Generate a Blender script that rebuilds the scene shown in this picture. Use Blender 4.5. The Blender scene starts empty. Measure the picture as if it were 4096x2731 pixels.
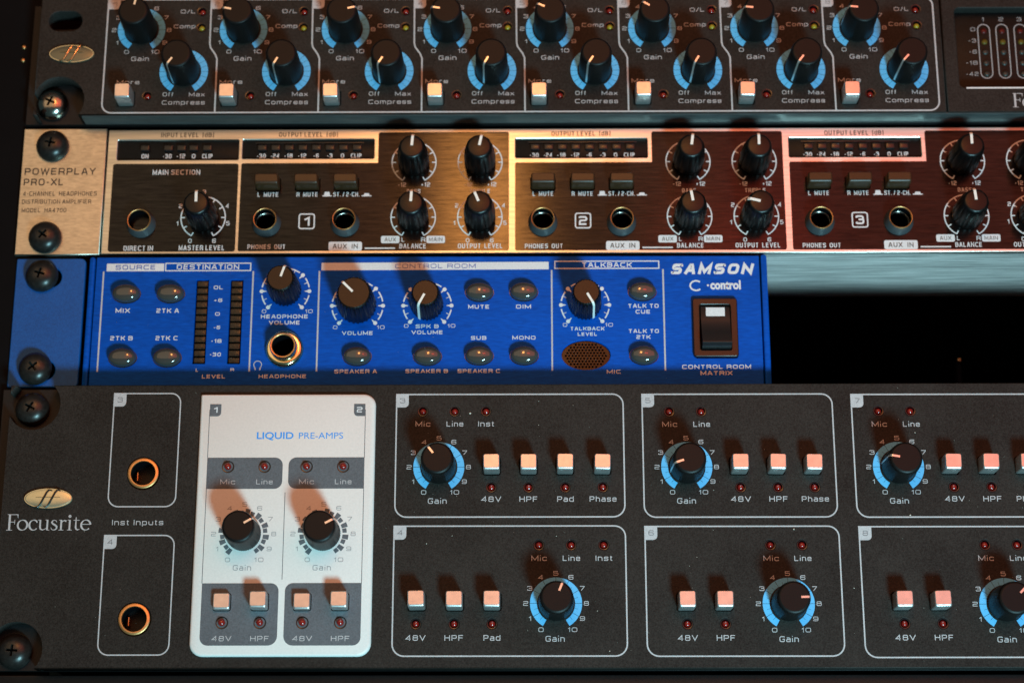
import bpy, bmesh, math, random
from mathutils import Matrix, Vector
random.seed(7)
SC = bpy.context.scene
COL = SC.collection
R = math.radians
MM = 0.001
ZO = 0.30                       # height of the v = 0 line above the origin


def W(x, v, h=0.0):             # millimetres on the rack front (right, down, towards the viewer) -> metres
    return Vector((x * MM, -h * MM, ZO - v * MM))


# ---------------------------------------------------------------- camera
cam = bpy.data.objects.new('camera', bpy.data.cameras.new('camera'))
COL.objects.link(cam)
yaw, pitch, roll = 0.0070650, 0.2905268, 0.0003979
rz = Matrix.Rotation(yaw, 3, 'Z'); rx = Matrix.Rotation(pitch, 3, 'X'); ry = Matrix.Rotation(roll, 3, 'Y')
rr = rz @ rx @ ry
m3 = Matrix((rr.col[0], rr.col[2], -rr.col[1])).transposed()
cam.matrix_world = Matrix.Translation(W(164.81, 242.99, 566.57)) @ m3.to_4x4()
cam.data.lens = 65.385
cam.data.sensor_width = 36
cam.data.clip_start = 0.01
cam.data.clip_end = 20
cam.data.dof.use_dof = True
cam.data.dof.focus_distance = 0.567
cam.data.dof.aperture_fstop = 10.5
SC.camera = cam
# ---------------------------------------------------------------- world and lamps
wd = bpy.data.worlds.new("World"); SC.world = wd; wd.use_nodes = True
wd.node_tree.nodes['Background'].inputs[0].default_value = (0.50, 0.86, 0.90, 1)
wd.node_tree.nodes['Background'].inputs[1].default_value = 0.085
SC.view_settings.view_transform = 'Standard'
SC.view_settings.look = 'None'
SC.view_settings.exposure = 0
SC.view_settings.gamma = 1


def area(name, x0, x1, v0, v1, h, col, radiance, aim=None):
    l = bpy.data.lights.new(name, 'AREA'); l.shape = 'RECTANGLE'
    l.size = (x1 - x0) * MM; l.size_y = (v1 - v0) * MM
    l.energy = radiance * math.pi * l.size * l.size_y
    l.color = col
    o = bpy.data.objects.new(name, l); COL.objects.link(o)
    o.location = W((x0 + x1) / 2, (v0 + v1) / 2, h)
    t = W(*aim) if aim else o.location + Vector((0, 1, 0))
    o.rotation_euler = (t - o.location).to_track_quat('-Z', 'Y').to_euler()
    return o


area('wall_glow_left', -800, 0, -720, 110, 900, (1, .64, .33), .88)
area('wall_glow_middle', 2, 330, -720, 110, 900, (1, .36, .14), 1.45)
area('wall_glow_right', 332, 1100, -720, 110, 900, (1, .17, .08), 1.70)
area('hot_lamp', 96, 164, -385, -195, 890, (1, .39, .09), 31.0)
area('red_lamp', 270, 400, -260, -150, 885, (1, .05, .03), 7)
cs = area('cool_screen', 356, 500, 656, 800, 600, (.38, .80, .92), 44, aim=(215, 110, 0))
cs.data.spread = R(90)

# ---------------------------------------------------------------- materials


def mat(name, col, rough=.5, metal=0.0, spec=.5, bump=None, speck=0.0, coat=0.0, aniso=None, trans=0.0, speck_scale=2500, stretch=None, coat_rough=.1, tan=2):
    m = bpy.data.materials.new(name); m.use_nodes = True
    nt = m.node_tree; b = nt.nodes['Principled BSDF']
    b.inputs['Base Color'].default_value = (*col, 1)
    b.inputs['Roughness'].default_value = rough
    b.inputs['Metallic'].default_value = metal
    b.inputs['Specular IOR Level'].default_value = spec
    b.inputs['Coat Weight'].default_value = coat
    b.inputs['Coat Roughness'].default_value = coat_rough
    b.inputs['Transmission Weight'].default_value = trans
    tc = nt.nodes.new('ShaderNodeTexCoord'); geo = nt.nodes.new('ShaderNodeNewGeometry')
    mp = nt.nodes.new('ShaderNodeMapping'); nt.links.new(geo.outputs['Position'], mp.inputs['Vector'])
    if stretch: mp.inputs['Scale'].default_value = stretch
    if speck:
        n = nt.nodes.new('ShaderNodeTexNoise'); n.inputs['Scale'].default_value = speck_scale; n.inputs['Detail'].default_value = 3
        nt.links.new(mp.outputs[0], n.inputs['Vector'])
        big = nt.nodes.new('ShaderNodeTexNoise'); big.inputs['Scale'].default_value = speck_scale / 40; big.inputs['Detail'].default_value = 4
        nt.links.new(mp.outputs[0], big.inputs['Vector'])
        mx = nt.nodes.new('ShaderNodeMath'); mx.operation = 'MULTIPLY_ADD'; mx.inputs[1].default_value = .45
        nt.links.new(big.outputs['Fac'], mx.inputs[0]); nt.links.new(n.outputs['Fac'], mx.inputs[2])
        mr = nt.nodes.new('ShaderNodeMapRange'); mr.inputs['From Min'].default_value = .45; mr.inputs['From Max'].default_value = 1.0
        mr.inputs['To Min'].default_value = 1 - speck; mr.inputs['To Max'].default_value = 1 + speck
        nt.links.new(mx.outputs[0], mr.inputs['Value'])
        vm = nt.nodes.new('ShaderNodeVectorMath'); vm.operation = 'SCALE'; vm.inputs[0].default_value = col
        nt.links.new(mr.outputs[0], vm.inputs['Scale']); nt.links.new(vm.outputs[0], b.inputs['Base Color'])
    if bump:
        n = nt.nodes.new('ShaderNodeTexNoise'); n.inputs['Scale'].default_value = bump[0]; n.inputs['Detail'].default_value = 4
        nt.links.new(mp.outputs[0], n.inputs['Vector'])
        bp = nt.nodes.new('ShaderNodeBump'); bp.inputs['Strength'].default_value = bump[1]; bp.inputs['Distance'].default_value = bump[2]
        nt.links.new(n.outputs['Fac'], bp.inputs['Height']); nt.links.new(bp.outputs[0], b.inputs['Normal'])
    if aniso is not None:
        b.inputs['Anisotropic'].default_value = aniso
        c = nt.nodes.new('ShaderNodeCombineXYZ'); c.inputs[0].default_value = 0; c.inputs[tan].default_value = 1.0
        nt.links.new(c.outputs[0], b.inputs['Tangent'])
    return m


M = {}
M['plate'] = mat('charcoal_powder_coat', (.0195, .0175, .0155), .58, spec=.16, bump=(3500, .6, .00006), speck=.65, speck_scale=2400)
M['plate_dark'] = mat('black_ear_paint', (.007, .0065, .007), .5, spec=.25, bump=(3500, .4, .00005), speck=.4)
M['print'] = mat('grey_screen_print', (.47, .47, .48), .6, spec=.2, speck=.18)
M['printw'] = mat('white_screen_print', (.67, .68, .69), .6, spec=.2, speck=.15)
M['tab_ink'] = mat('tab_number_ink', (.20, .20, .21), .6, spec=.2)
M['cyan'] = mat('cyan_screen_print', (.11, .46, .80), .55, spec=.25, speck=.10)
M['ring_dark'] = mat('slate_screen_print', (.10, .115, .13), .55, spec=.3, speck=.25)
M['greytext'] = mat('pale_grey_ink', (.33, .34, .35), .6, spec=.2)
M['bluetext'] = mat('blue_ink', (.04, .30, .80), .55, spec=.2)
M['white_panel'] = mat('white_lacquer', (.72, .70, .67), .45, spec=.4, speck=.05, speck_scale=1500, bump=(1500, .25, .00003))
M['rubber'] = mat('black_knob_plastic', (.005, .0045, .0045), .45, spec=.20, bump=(5000, .5, .00004))
M['knob_gloss'] = mat('satin_black_knob', (.0025, .002, .002), .36, spec=.34, bump=(5000, .5, .00004))
M['switch_cap'] = mat('dark_switch_cap', (.040, .018, .007), .38, spec=.35, speck=.4)
M['led_red_dim'] = mat('dim_red_led', (.07, .006, .005), .4, spec=.3)
M['led_yellow_dim'] = mat('dim_yellow_led', (.09, .07, .008), .4, spec=.3)
M['badge_dark'] = mat('gilt_dark_reflection', (.16, .15, .10), .34, metal=.6)  # same gilt as the lower badge, darkened for what it reflects
M['lit_lip'] = mat('lit_lip_grey', (.045, .047, .047), .42, spec=.5, speck=.3, speck_scale=900, stretch=(.2, 1, 1))  # paler than the panel: light on the underside put into the colour
M['gloss_black'] = mat('gloss_black_plastic', (.006, .006, .007), .28, spec=.5)
M['void'] = mat('black_void', (.002, .002, .003), .9, spec=.05)
M['silver'] = mat('silver_button_paint', (.72, .67, .65), .38, metal=.88, spec=.6, speck=.10, speck_scale=500, bump=(4000, .2, .00002))
M['pointer'] = mat('satin_silver_pointer', (.78, .75, .70), .30, metal=.8)
M['pointer_white'] = mat('white_pointer_paint', (.80, .80, .74), .4, spec=.4)
M['screw_black'] = mat('black_oxide_steel', (.022, .020, .018), .32, metal=.4, spec=.5, bump=(900, .5, .00005), speck=.4, speck_scale=900)
M['screw_chrome'] = mat('worn_nickel', (.35, .32, .28), .20, metal=1.0, bump=(700, .9, .0001))
M['brass'] = mat('brass_ring', (.78, .42, .17), .42, metal=1.0, speck=.15, speck_scale=900)
M['chrome'] = mat('warm_chrome', (.93, .78, .46), .14, metal=1.0, bump=(500, .3, .00004))
M['gold'] = mat('pale_gold_badge', (.62, .60, .42), .32, metal=.85, speck=.1, bump=(900, .3, .00003))
M['gold_dark'] = mat('badge_letter_metal', (.75, .55, .36), .14, metal=1.0)
M['led_red'] = mat('red_led_plastic', (.20, .008, .006), .22, spec=.6, coat=.4)
M['led_yellow'] = mat('yellow_led_plastic', (.30, .24, .015), .3, spec=.5)
M['led_dull'] = mat('unlit_green_led_plastic', (.030, .032, .028), .35, spec=.4)
M['led_brown'] = mat('unlit_meter_segment', (.014, .008, .004), .30, spec=.5, bump=(900, .8, .0002), speck=.5, speck_scale=900)
M['blue'] = mat('blue_brushed_paint', (.0005, .066, .38), .5, spec=.06, bump=(700, .3, .00004), speck=.24, stretch=(.15, 1, 1), speck_scale=2200)
M['blue_ear'] = mat('blue_ear_paint', (.003, .075, .28), .45, spec=.25, bump=(3000, .5, .00005), speck=.25)
M['alu'] = mat('brushed_aluminium', (.78, .74, .66), .36, metal=1.0, aniso=.75, bump=(900, .8, .00006), stretch=(.04, 1, 1), speck=.22, speck_scale=1200)
M['alu_ear'] = mat('satin_aluminium_ear', (.58, .55, .46), .44, metal=1.0, aniso=.3, bump=(2200, .5, .00004), stretch=(.3, 1, 1), speck=.2, speck_scale=1800)
M['steel'] = mat('brushed_steel_chassis', (.46, .40, .38), .58, metal=1.0, aniso=.55, tan=1, bump=(2200, 1.0, .0003), stretch=(.02, 1.2, 1), speck=.95, speck_scale=2200)
M['black_print'] = mat('black_gloss_print', (.005, .003, .0028), .16, spec=.34, aniso=.8, bump=(700, .55, .00003), stretch=(.05, 1, 1), speck=.6, speck_scale=1200)
_nt = M['black_print'].node_tree; _n = _nt.nodes.new('ShaderNodeTexNoise'); _n.inputs['Scale'].default_value = 1100; _n.inputs['Detail'].default_value = 8; _n.inputs['Roughness'].default_value = .75
_mp = [q for q in _nt.nodes if q.type == 'MAPPING'][0]; _m2 = _nt.nodes.new('ShaderNodeMapping'); _m2.inputs['Scale'].default_value = (.10, 1, 1.5)
_g = [q for q in _nt.nodes if q.type == 'NEW_GEOMETRY'][0]; _nt.links.new(_g.outputs['Position'], _m2.inputs['Vector']); _nt.links.new(_m2.outputs[0], _n.inputs['Vector'])
_r = _nt.nodes.new('ShaderNodeMapRange'); _r.inputs['From Min'].default_value = .34; _r.inputs['From Max'].default_value = .66; _r.inputs['To Min'].default_value = .14; _r.inputs['To Max'].default_value = .42
_nt.links.new(_n.outputs['Fac'], _r.inputs['Value']); _nt.links.new(_r.outputs[0], _nt.nodes['Principled BSDF'].inputs['Specular IOR Level'])
M['ink'] = mat('dark_ink', (.045, .035, .028), .5, spec=.3)
M['window'] = mat('smoked_window', (.006, .006, .006), .35, spec=.10, speck=.5)
M['collar'] = mat('dark_jack_collar', (.055, .06, .065), .38, spec=.5)
M['dome'] = mat('smoky_clear_plastic', (.045, .044, .040), .08, spec=.75, bump=(500, .12, .00005))
M['rocker'] = mat('black_rocker_plastic', (.010, .009, .009), .38, spec=.6)
M['bezel'] = mat('switch_frame_plastic', (.012, .006, .004), .33, spec=.35)
M['mesh_metal'] = mat('dark_grille_metal', (.020, .006, .002), .25, metal=.1, spec=.25)
M['rack'] = mat('black_rack_paint', (.003, .003, .0035), .7, spec=.08, speck=.4)
M['rack_wood'] = mat('dark_rack_side', (.014, .007, .004), .6, spec=.15, speck=.5, speck_scale=300)
M['dust'] = mat('pale_dust', (.6, .57, .48), .8)

# ---------------------------------------------------------------- mesh helpers (x right, v down, h towards viewer, in mm)
CACHE = {}


def V3(x, v, h): return (x * MM, -h * MM, -v * MM)


def finish(bm, name, smooth=None):
    bmesh.ops.recalc_face_normals(bm, faces=bm.faces)
    me = bpy.data.meshes.new(name); bm.to_mesh(me); bm.free()
    if smooth is not None:
        me.shade_smooth(); me.set_sharp_from_angle(angle=R(smooth))
    return me


def flat(polys, name='flat', h=0.0):
    """flat printed shape: list of outlines (x, v)"""
    me = bpy.data.meshes.new(name); vs = []; fs = []
    for p in polys:
        a = sum(p[i][0] * p[(i + 1) % len(p)][1] - p[(i + 1) % len(p)][0] * p[i][1] for i in range(len(p)))
        q = p if a < 0 else p[::-1]
        fs.append([len(vs) + i for i in range(len(q))]); vs += [V3(x, v, h) for x, v in q]
    me.from_pydata(vs, [], fs); me.update()
    return me


def rrect(x0, v0, x1, v1, r=1.0, n=6):
    """rounded rectangle, r a number or (top left, top right, bottom right, bottom left)"""
    rs = (r,) * 4 if not isinstance(r, tuple) else r
    out = []
    for (cx, cv, a0), q in zip(((x0, v0, 180), (x1, v0, 270), (x1, v1, 0), (x0, v1, 90)), rs):
        sx = 1 if cx == x0 else -1; sv = 1 if cv == v0 else -1
        if q <= 0: out.append((cx, cv)); continue
        for k in range(n + 1):
            a = R(a0 + 90 * k / n)
            out.append((cx + sx * q + q * math.cos(a), cv + sv * q + q * math.sin(a)))
    return out


def circle(cx, cv, rx, rv=None, n=32):
    rv = rx if rv is None else rv
    return [(cx + rx * math.cos(2 * math.pi * k / n), cv + rv * math.sin(2 * math.pi * k / n)) for k in range(n)]


def slot(cx, cv, r, half, n=10):
    p = [(cx + half + r * math.cos(R(-90 + 180 * k / n)), cv + r * math.sin(R(-90 + 180 * k / n))) for k in range(n + 1)]
    return p + [(cx - half - r * math.cos(R(-90 + 180 * k / n)), cv - r * math.sin(R(-90 + 180 * k / n))) for k in range(n + 1)]


def strokes(paths, name='stroke', step=0.0, mod=1000):
    """paths: list of (points, width or widths, closed) -> thin flat strips with mitred joints"""
    me = bpy.data.meshes.new(name); vs = []; fs = []
    for si, (pts, wd_, closed) in enumerate(paths):
        n = len(pts); base = len(vs)
        for i, (x, v) in enumerate(pts):
            w = wd_[i] if isinstance(wd_, (list, tuple)) else wd_
            a = pts[i - 1] if (i > 0 or closed) else None
            b = pts[(i + 1) % n] if (i < n - 1 or closed) else None
            d1 = d2 = None
            if a is not None: d1 = Vector((x - a[0], v - a[1]))
            if b is not None: d2 = Vector((b[0] - x, b[1] - v))
            if d1 is not None and d1.length < 1e-9: d1 = None
            if d2 is not None and d2.length < 1e-9: d2 = None
            d1 = (d1 or d2).normalized(); d2 = (d2 or d1).normalized()
            t = (d1 + d2).normalized() if (d1 + d2).length > 1e-6 else d1
            nn = Vector((-t.y, t.x)); k = w / 2 / max(.35, nn.dot(Vector((-d1.y, d1.x))))
            vs += [V3(x + nn.x * k, v + nn.y * k, (si % mod) * step), V3(x - nn.x * k, v - nn.y * k, (si % mod) * step)]
        for i in range(n if closed else n - 1):
            j = (i + 1) % n
            fs.append((base + 2 * i, base + 2 * j, base + 2 * j + 1, base + 2 * i + 1))
    me.from_pydata(vs, [], fs); me.update()
    return me


def layers(outline_fn, hs, name, smooth=35):
    """stack of equal-length outlines: outline_fn(k) for each h, closed by end caps"""
    bm = bmesh.new(); rows = []
    for k, h in enumerate(hs):
        rows.append([bm.verts.new(V3(x, v, h)) for x, v in outline_fn(k)])
    n = len(rows[0])
    for a, b in zip(rows, rows[1:]):
        for i in range(n): bm.faces.new((a[i], a[(i + 1) % n], b[(i + 1) % n], b[i]))
    bm.faces.new(rows[-1]); bm.faces.new(rows[0][::-1])
    return finish(bm, name, smooth)


def block(x0, v0, x1, v1, h0, h1, bev=.3, r=.5, name='block'):
    def fn(k):
        i = (0, 0, bev * .3, bev)[k]
        return rrect(x0 + i, v0 + i, x1 - i, v1 - i, max(r - i, .05), 4)
    return layers(fn, (h0, h1 - bev, h1 - bev * .3, h1), name)


def lathe(prof, n=40, mod=None, name='turned', smooth=35, cap=(True, True)):
    bm = bmesh.new(); rows = []
    for j, (r, h) in enumerate(prof):
        if r < 1e-4: rows.append([bm.verts.new(V3(0, 0, h))]); continue
        row = []
        for k in range(n):
            a = 2 * math.pi * k / n; q = r + (mod(j, a) if mod else 0)
            row.append(bm.verts.new(V3(q * math.sin(a), -q * math.cos(a), h)))
        rows.append(row)
    for a, b in zip(rows, rows[1:]):
        for k in range(n):
            k2 = (k + 1) % n
            if len(a) == 1 and len(b) == 1: continue
            if len(a) == 1: bm.faces.new((a[0], b[k2], b[k]))
            elif len(b) == 1: bm.faces.new((a[k], a[k2], b[0]))
            else: bm.faces.new((a[k], a[k2], b[k2], b[k]))
    if cap[0] and len(rows[0]) > 1: bm.faces.new(rows[0])
    if cap[1] and len(rows[-1]) > 1: bm.faces.new(rows[-1])
    return finish(bm, name, smooth)


def holed(outer, holes, h0, h1, bev, name):
    """thick plate with real holes and chamfered edges"""
    cu = bpy.data.curves.new(name, 'CURVE'); cu.dimensions = '2D'; cu.fill_mode = 'BOTH'
    cu.extrude = (h1 - h0) / 2 * MM - bev * MM; cu.bevel_depth = bev * MM; cu.bevel_resolution = 1; cu.offset = -bev * MM
    for p in [outer] + holes:
        s = cu.splines.new('POLY'); s.points.add(len(p) - 1); s.use_cyclic_u = True
        for i, (x, v) in enumerate(p): s.points[i].co = (x * MM, -v * MM, 0, 1)
    o = bpy.data.objects.new(name, cu)
    me = bpy.data.meshes.new_from_object(o)
    bpy.data.objects.remove(o); bpy.data.curves.remove(cu)
    hm = (h0 + h1) / 2 * MM
    me.transform(Matrix(((1, 0, 0, 0), (0, 0, -1, -hm), (0, 1, 0, 0), (0, 0, 0, 1))))
    return me


def cut(me, cutters):
    """boolean difference of plain meshes (used for ear notches and screw slots)"""
    o = bpy.data.objects.new('tmp', me); COL.objects.link(o); cs = []
    for c in cutters:
        k = bpy.data.objects.new('tmpc', c); COL.objects.link(k); cs.append(k)
        md = o.modifiers.new('b', 'BOOLEAN'); md.operation = 'DIFFERENCE'; md.object = k; md.solver = 'EXACT'
    dg = bpy.context.evaluated_depsgraph_get(); dg.update()
    out = bpy.data.meshes.new_from_object(o.evaluated_get(dg))
    for k in cs + [o]: bpy.data.objects.remove(k)
    return out


# ---------------------------------------------------------------- objects
ORG = {}


def thing(name, label, cat, x, v, h=0, group=None):
    o = bpy.data.objects.new(name, None); COL.objects.link(o); o.location = W(x, v, h)
    o.empty_display_size = .01
    o['label'] = label; o['category'] = cat
    if group: o['group'] = group
    ORG[o.name] = W(x, v, h)
    return o


def put(name, me, m, par, x=0, v=0, h=0, rot=0, scale=None, label=None):
    o = bpy.data.objects.new(name, me); COL.objects.link(o)
    if m is not None and not me.materials: me.materials.append(m)
    elif m is not None and me.materials[0] is not m:
        o.material_slots[0].link = 'OBJECT'; o.material_slots[0].material = m
    w = W(x, v, h); ORG[o.name] = w
    if par is not None:
        o.parent = par; o.location = w - ORG[par.name]
    else: o.location = w
    if rot: o.rotation_euler = (0, R(rot), 0)
    if scale: o.scale = scale
    if label: o['label'] = label
    return o


def local(name, me, m, par, lx=0, lv=0, lh=0, label=None):   # sub-part given in its part's own frame
    o = bpy.data.objects.new(name, me); COL.objects.link(o)
    if not me.materials: me.materials.append(m)
    elif me.materials[0] is not m:
        o.material_slots[0].link = 'OBJECT'; o.material_slots[0].material = m
    o.parent = par; o.location = V3(lx, lv, lh)
    if label: o['label'] = label
    return o


def text_mesh(s, bold=0.0, shear=0.0):
    key = ('txt', s, bold, shear)
    if key in CACHE: return CACHE[key]
    cu = bpy.data.curves.new('lettering', 'FONT'); cu.body = s; cu.size = 1; cu.resolution_u = 3
    cu.offset = bold; cu.shear = shear; cu.fill_mode = 'FRONT'
    o = bpy.data.objects.new('t', cu); me = bpy.data.meshes.new_from_object(o)
    bpy.data.objects.remove(o)
    xs = [v.co.x for v in me.vertices]; x0, x1 = min(xs), max(xs)
    for v in me.vertices: v.co = ((v.co.x - (x0 + x1) / 2), 0, v.co.y)
    me.name = 'lettering'; me.materials.clear()
    CACHE[key] = (me, x1 - x0)
    return CACHE[key]


def cap_height():
    me, w = text_mesh('H'); return max(v.co.z for v in me.vertices)


CAPH = cap_height()


r_ = .34
GL = {   # squarish extended lettering: adv, list of centre-line paths in a unit box (a third number rounds the corner)
    'A': (1.0, [[(0, 0), (.40, 1), (.60, 1), (1, 0)], [(.2, .3), (.8, .3)]]),
    'B': (1.0, [[(0, 0), (0, 1), (.96, 1, r_), (.96, .54, r_), (0, .54)], [(.7, .54), (1, .54, r_), (1, 0, r_), (0, 0)]]),
    'C': (1.0, [[(1, .86), (1, 1, .2), (0, 1, r_), (0, 0, r_), (1, 0, .2), (1, .14)]]),
    'D': (1.0, [[(0, 0), (0, 1), (1, 1, r_), (1, 0, r_), (0, 0)]]),
    'E': (.92, [[(1, 1), (0, 1), (0, 0), (1, 0)], [(0, .52), (.92, .52)]]),
    'F': (.88, [[(1, 1), (0, 1), (0, 0)], [(0, .5), (.9, .5)]]),
    'G': (1.0, [[(1, .82), (1, 1, .24), (0, 1, r_), (0, 0, r_), (1, 0, r_), (1, .48), (.6, .48)]]),
    'H': (1.0, [[(0, 0), (0, 1)], [(1, 0), (1, 1)], [(0, .52), (1, .52)]]),
    'I': (0, [[(0, 0), (0, 1)]]),
    'K': (.95, [[(0, 0), (0, 1)], [(1, 1), (.38, .52), (1, 0)], [(0, .52), (.4, .52)]]),
    'L': (.85, [[(0, 1), (0, 0), (1, 0)]]),
    'M': (1.25, [[(0, 0), (0, 1), (.5, .12), (1, 1), (1, 0)]]),
    'N': (1.05, [[(0, 0), (0, 1), (1, 0), (1, 1)]]),
    'O': (1.05, [[(0, 0, r_), (0, 1, r_), (1, 1, r_), (1, 0, r_), 'c']]),
    'P': (.95, [[(0, 0), (0, 1), (1, 1, r_), (1, .42, r_), (0, .42)]]),
    'R': (1.0, [[(0, 0), (0, 1), (1, 1, r_), (1, .45, r_), (0, .45)], [(.55, .45), (.95, .3, .2), (1, 0)]]),
    'S': (.98, [[(1, .84), (1, 1, .2), (0, 1, .26), (0, .53, .26), (1, .53, .26), (1, 0, .26), (0, 0, .2), (0, .16)]]),
    'T': (.95, [[(0, 1), (1, 1)], [(.5, 1), (.5, 0)]]),
    'U': (1.0, [[(0, 1), (0, 0, r_), (1, 0, r_), (1, 1)]]),
    'V': (1.05, [[(0, 1), (.5, 0), (1, 1)]]),
    'W': (1.5, [[(0, 1), (.24, 0), (.5, .92), (.76, 0), (1, 1)]]),
    'X': (1.0, [[(0, 0), (1, 1)], [(0, 1), (1, 0)]]),
    'Y': (1.0, [[(0, 1), (.5, .46), (1, 1)], [(.5, .48), (.5, 0)]]),
    '0': (.9, [[(0, 0, r_), (0, 1, r_), (1, 1, r_), (1, 0, r_), 'c']]),
    '1': (.28, [[(0, .72), (1, 1), (1, 0)]]),
    '2': (.9, [[(0, .84), (0, 1, .2), (1, 1, r_), (1, .53, r_), (0, .5, r_), (0, 0), (1, 0)]]),
    '3': (.9, [[(0, .78), (0, 1, r_), (.96, 1, r_), (.96, .54, r_), (.3, .54)], [(.7, .54), (1, .54, r_), (1, 0, r_), (0, 0, r_), (0, .22)]]),
    '4': (.95, [[(.76, 0), (.76, 1), (0, .28), (1, .28)]]),
    '5': (.9, [[(.96, 1), (0, 1), (0, .58), (1, .58, r_), (1, 0, r_), (0, 0, r_), (0, .22)]]),
    '6': (.9, [[(1, .8), (1, 1, r_), (0, 1, r_), (0, 0, r_), (1, 0, r_), (1, .56, r_), (0, .56)]]),
    '7': (.85, [[(0, 1), (1, 1), (.95, .82), (.35, 0)]]),
    '8': (.9, [[(.03, .54, .2), (.03, 1, r_), (.97, 1, r_), (.97, .54, .2), 'c'], [(0, 0, r_), (0, .54, .2), (1, .54, .2), (1, 0, r_), 'c']]),
    '9': (.9, [[(0, .2), (0, 0, r_), (1, 0, r_), (1, 1, r_), (0, 1, r_), (0, .44, r_), (1, .44)]]),
    'a': (.8, [[(.08, .74), (1, .74, .26), (1, 0)], [(1, .42), (0, .42, .18), (0, 0, .18), (1, 0)]]),
    'c': (.75, [[(1, .54), (1, .74, .28), (0, .74, .28), (0, 0, .28), (1, 0, .28), (1, .2)]]),
    'd': (.85, [[(1, 1), (1, 0), (0, 0, .28), (0, .74, .28), (1, .74)]]),
    'e': (.8, [[(1, .18), (1, 0, .25), (0, 0, .28), (0, .74, .28), (1, .74, .28), (1, .38), (0, .38)]]),
    'f': (.42, [[(1, 1), (.35, 1, .2), (.35, 0)], [(0, .7), (1, .7)]]),
    'h': (.8, [[(0, 0), (0, 1)], [(0, .74), (1, .74, .3), (1, 0)]]),
    'i': (0, [[(0, 0), (0, .70)], [(0, .98), (0, 1.06)]]),
    'l': (0, [[(0, 0), (0, 1)]]),
    'm': (1.25, [[(0, 0), (0, .74), (1, .74, .3), (1, 0)], [(.5, .74), (.5, 0)]]),
    'n': (.8, [[(0, 0), (0, .74), (1, .74, .3), (1, 0)]]),
    'o': (.85, [[(0, 0, .28), (0, .74, .28), (1, .74, .28), (1, 0, .28), 'c']]),
    'p': (.85, [[(0, -.28), (0, .74), (1, .74, .28), (1, 0, .28), (0, 0)]]),
    'r': (.45, [[(0, 0), (0, .74), (1, .74, .1)]]),
    's': (.75, [[(1, .56), (1, .74, .2), (0, .74, .2), (0, .38, .18), (1, .38, .18), (1, 0, .2), (0, 0, .2), (0, .17)]]),
    't': (.42, [[(.35, .98), (.35, 0, .22), (1, 0)], [(0, .74), (1, .74)]]),
    'u': (.8, [[(0, .74), (0, 0, .3), (1, 0), (1, .74)]]),
    'x': (.8, [[(0, 0), (1, .74)], [(0, .74), (1, 0)]]),
    '-': (.38, [[(0, .42), (1, .42)]]), '+': (.55, [[(0, .42), (1, .42)], [(.5, .7), (.5, .14)]]),
    '.': (0, [[(0, 0), (0, .06)]]), '/': (.45, [[(0, 0), (1, 1)]]),
    '[': (.2, [[(1, 1.05), (0, 1.05), (0, -.08), (1, -.08)]]), ']': (.2, [[(0, 1.05), (1, 1.05), (1, -.08), (0, -.08)]])}


def rounded(path, fx_, fy_):
    """map a unit-box path to mm and round its marked corners"""
    closed = path[-1] == 'c'
    pts = [p for p in path if p != 'c']; n = len(pts); out = []
    P2 = [Vector((fx_(p[0]), fy_(p[1]))) for p in pts]
    H_ = abs(fy_(1) - fy_(0))
    for i, p in enumerate(pts):
        if len(p) == 2 or (not closed and i in (0, n - 1)): out.append(tuple(P2[i])); continue
        a = P2[i - 1] - P2[i]; b = P2[(i + 1) % n] - P2[i]
        q = min(p[2] * H_, a.length * .48, b.length * .48)
        s0 = P2[i] + a.normalized() * q; s1 = P2[i] + b.normalized() * q
        for k in range(5):
            t = k / 4; t = t * t * (3 - 2 * t) * .0 + t
            out.append(tuple(s0 * (1 - t) ** 2 + P2[i] * (2 * t * (1 - t)) * 1.0 + s1 * t ** 2))
    return out, closed


def text_strip(s, w, ch, wt, shear):
    key = ('lt', s, round(w, 2), round(ch, 2), wt, shear)
    if key in CACHE: return CACHE[key]
    t = wt * ch; gap = .28; tot = 0; n = 0; g0 = .30 * t
    for i, c in enumerate(s):
        if c == ' ': tot += .62; continue
        tot += GL[c][0] + gap; n += 1
    tot -= gap
    k = (w - n * t - (n - 1) * g0) / tot
    if len(s) == 1 and GL[s][0] == 0: k = 0
    x = -w / 2; paths = []
    for c in s:
        if c == ' ': x += .62 * k; continue
        adv, ps = GL[c]
        for p in ps:
            fy_ = lambda v: -(t / 2 + v * (ch - t))
            pts, cl = rounded(p, lambda u, x=x: x + t / 2 + u * adv * k, fy_)
            if shear: pts = [(a - b * shear - ch * shear / 2, b) for a, b in pts]
            if not cl:      # square ends reach the edge of the box
                pass
            paths.append((pts, t, cl))
        # plain ends are extended by half a stroke where they stop on the cap line or baseline
        x += t + g0 + (adv + gap) * k
    fixed = []
    for pts, tt, cl in paths:
        if not cl and len(pts) > 1:
            for e in (0, -1):
                a = Vector(pts[e]); b = Vector(pts[1 if e == 0 else -2]); d = a - b
                edge = pts[e][1] > -t * .6 or pts[e][1] < -ch + t * .6
                if edge and d.length > 1e-6 and abs(d.y) > abs(d.x) * .6: pts[e] = tuple(a + d.normalized() * tt / 2)
        fixed.append((pts, tt, cl))
    me = strokes(fixed, 'lettering', .003, 3)
    CACHE[key] = me
    return me


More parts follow.
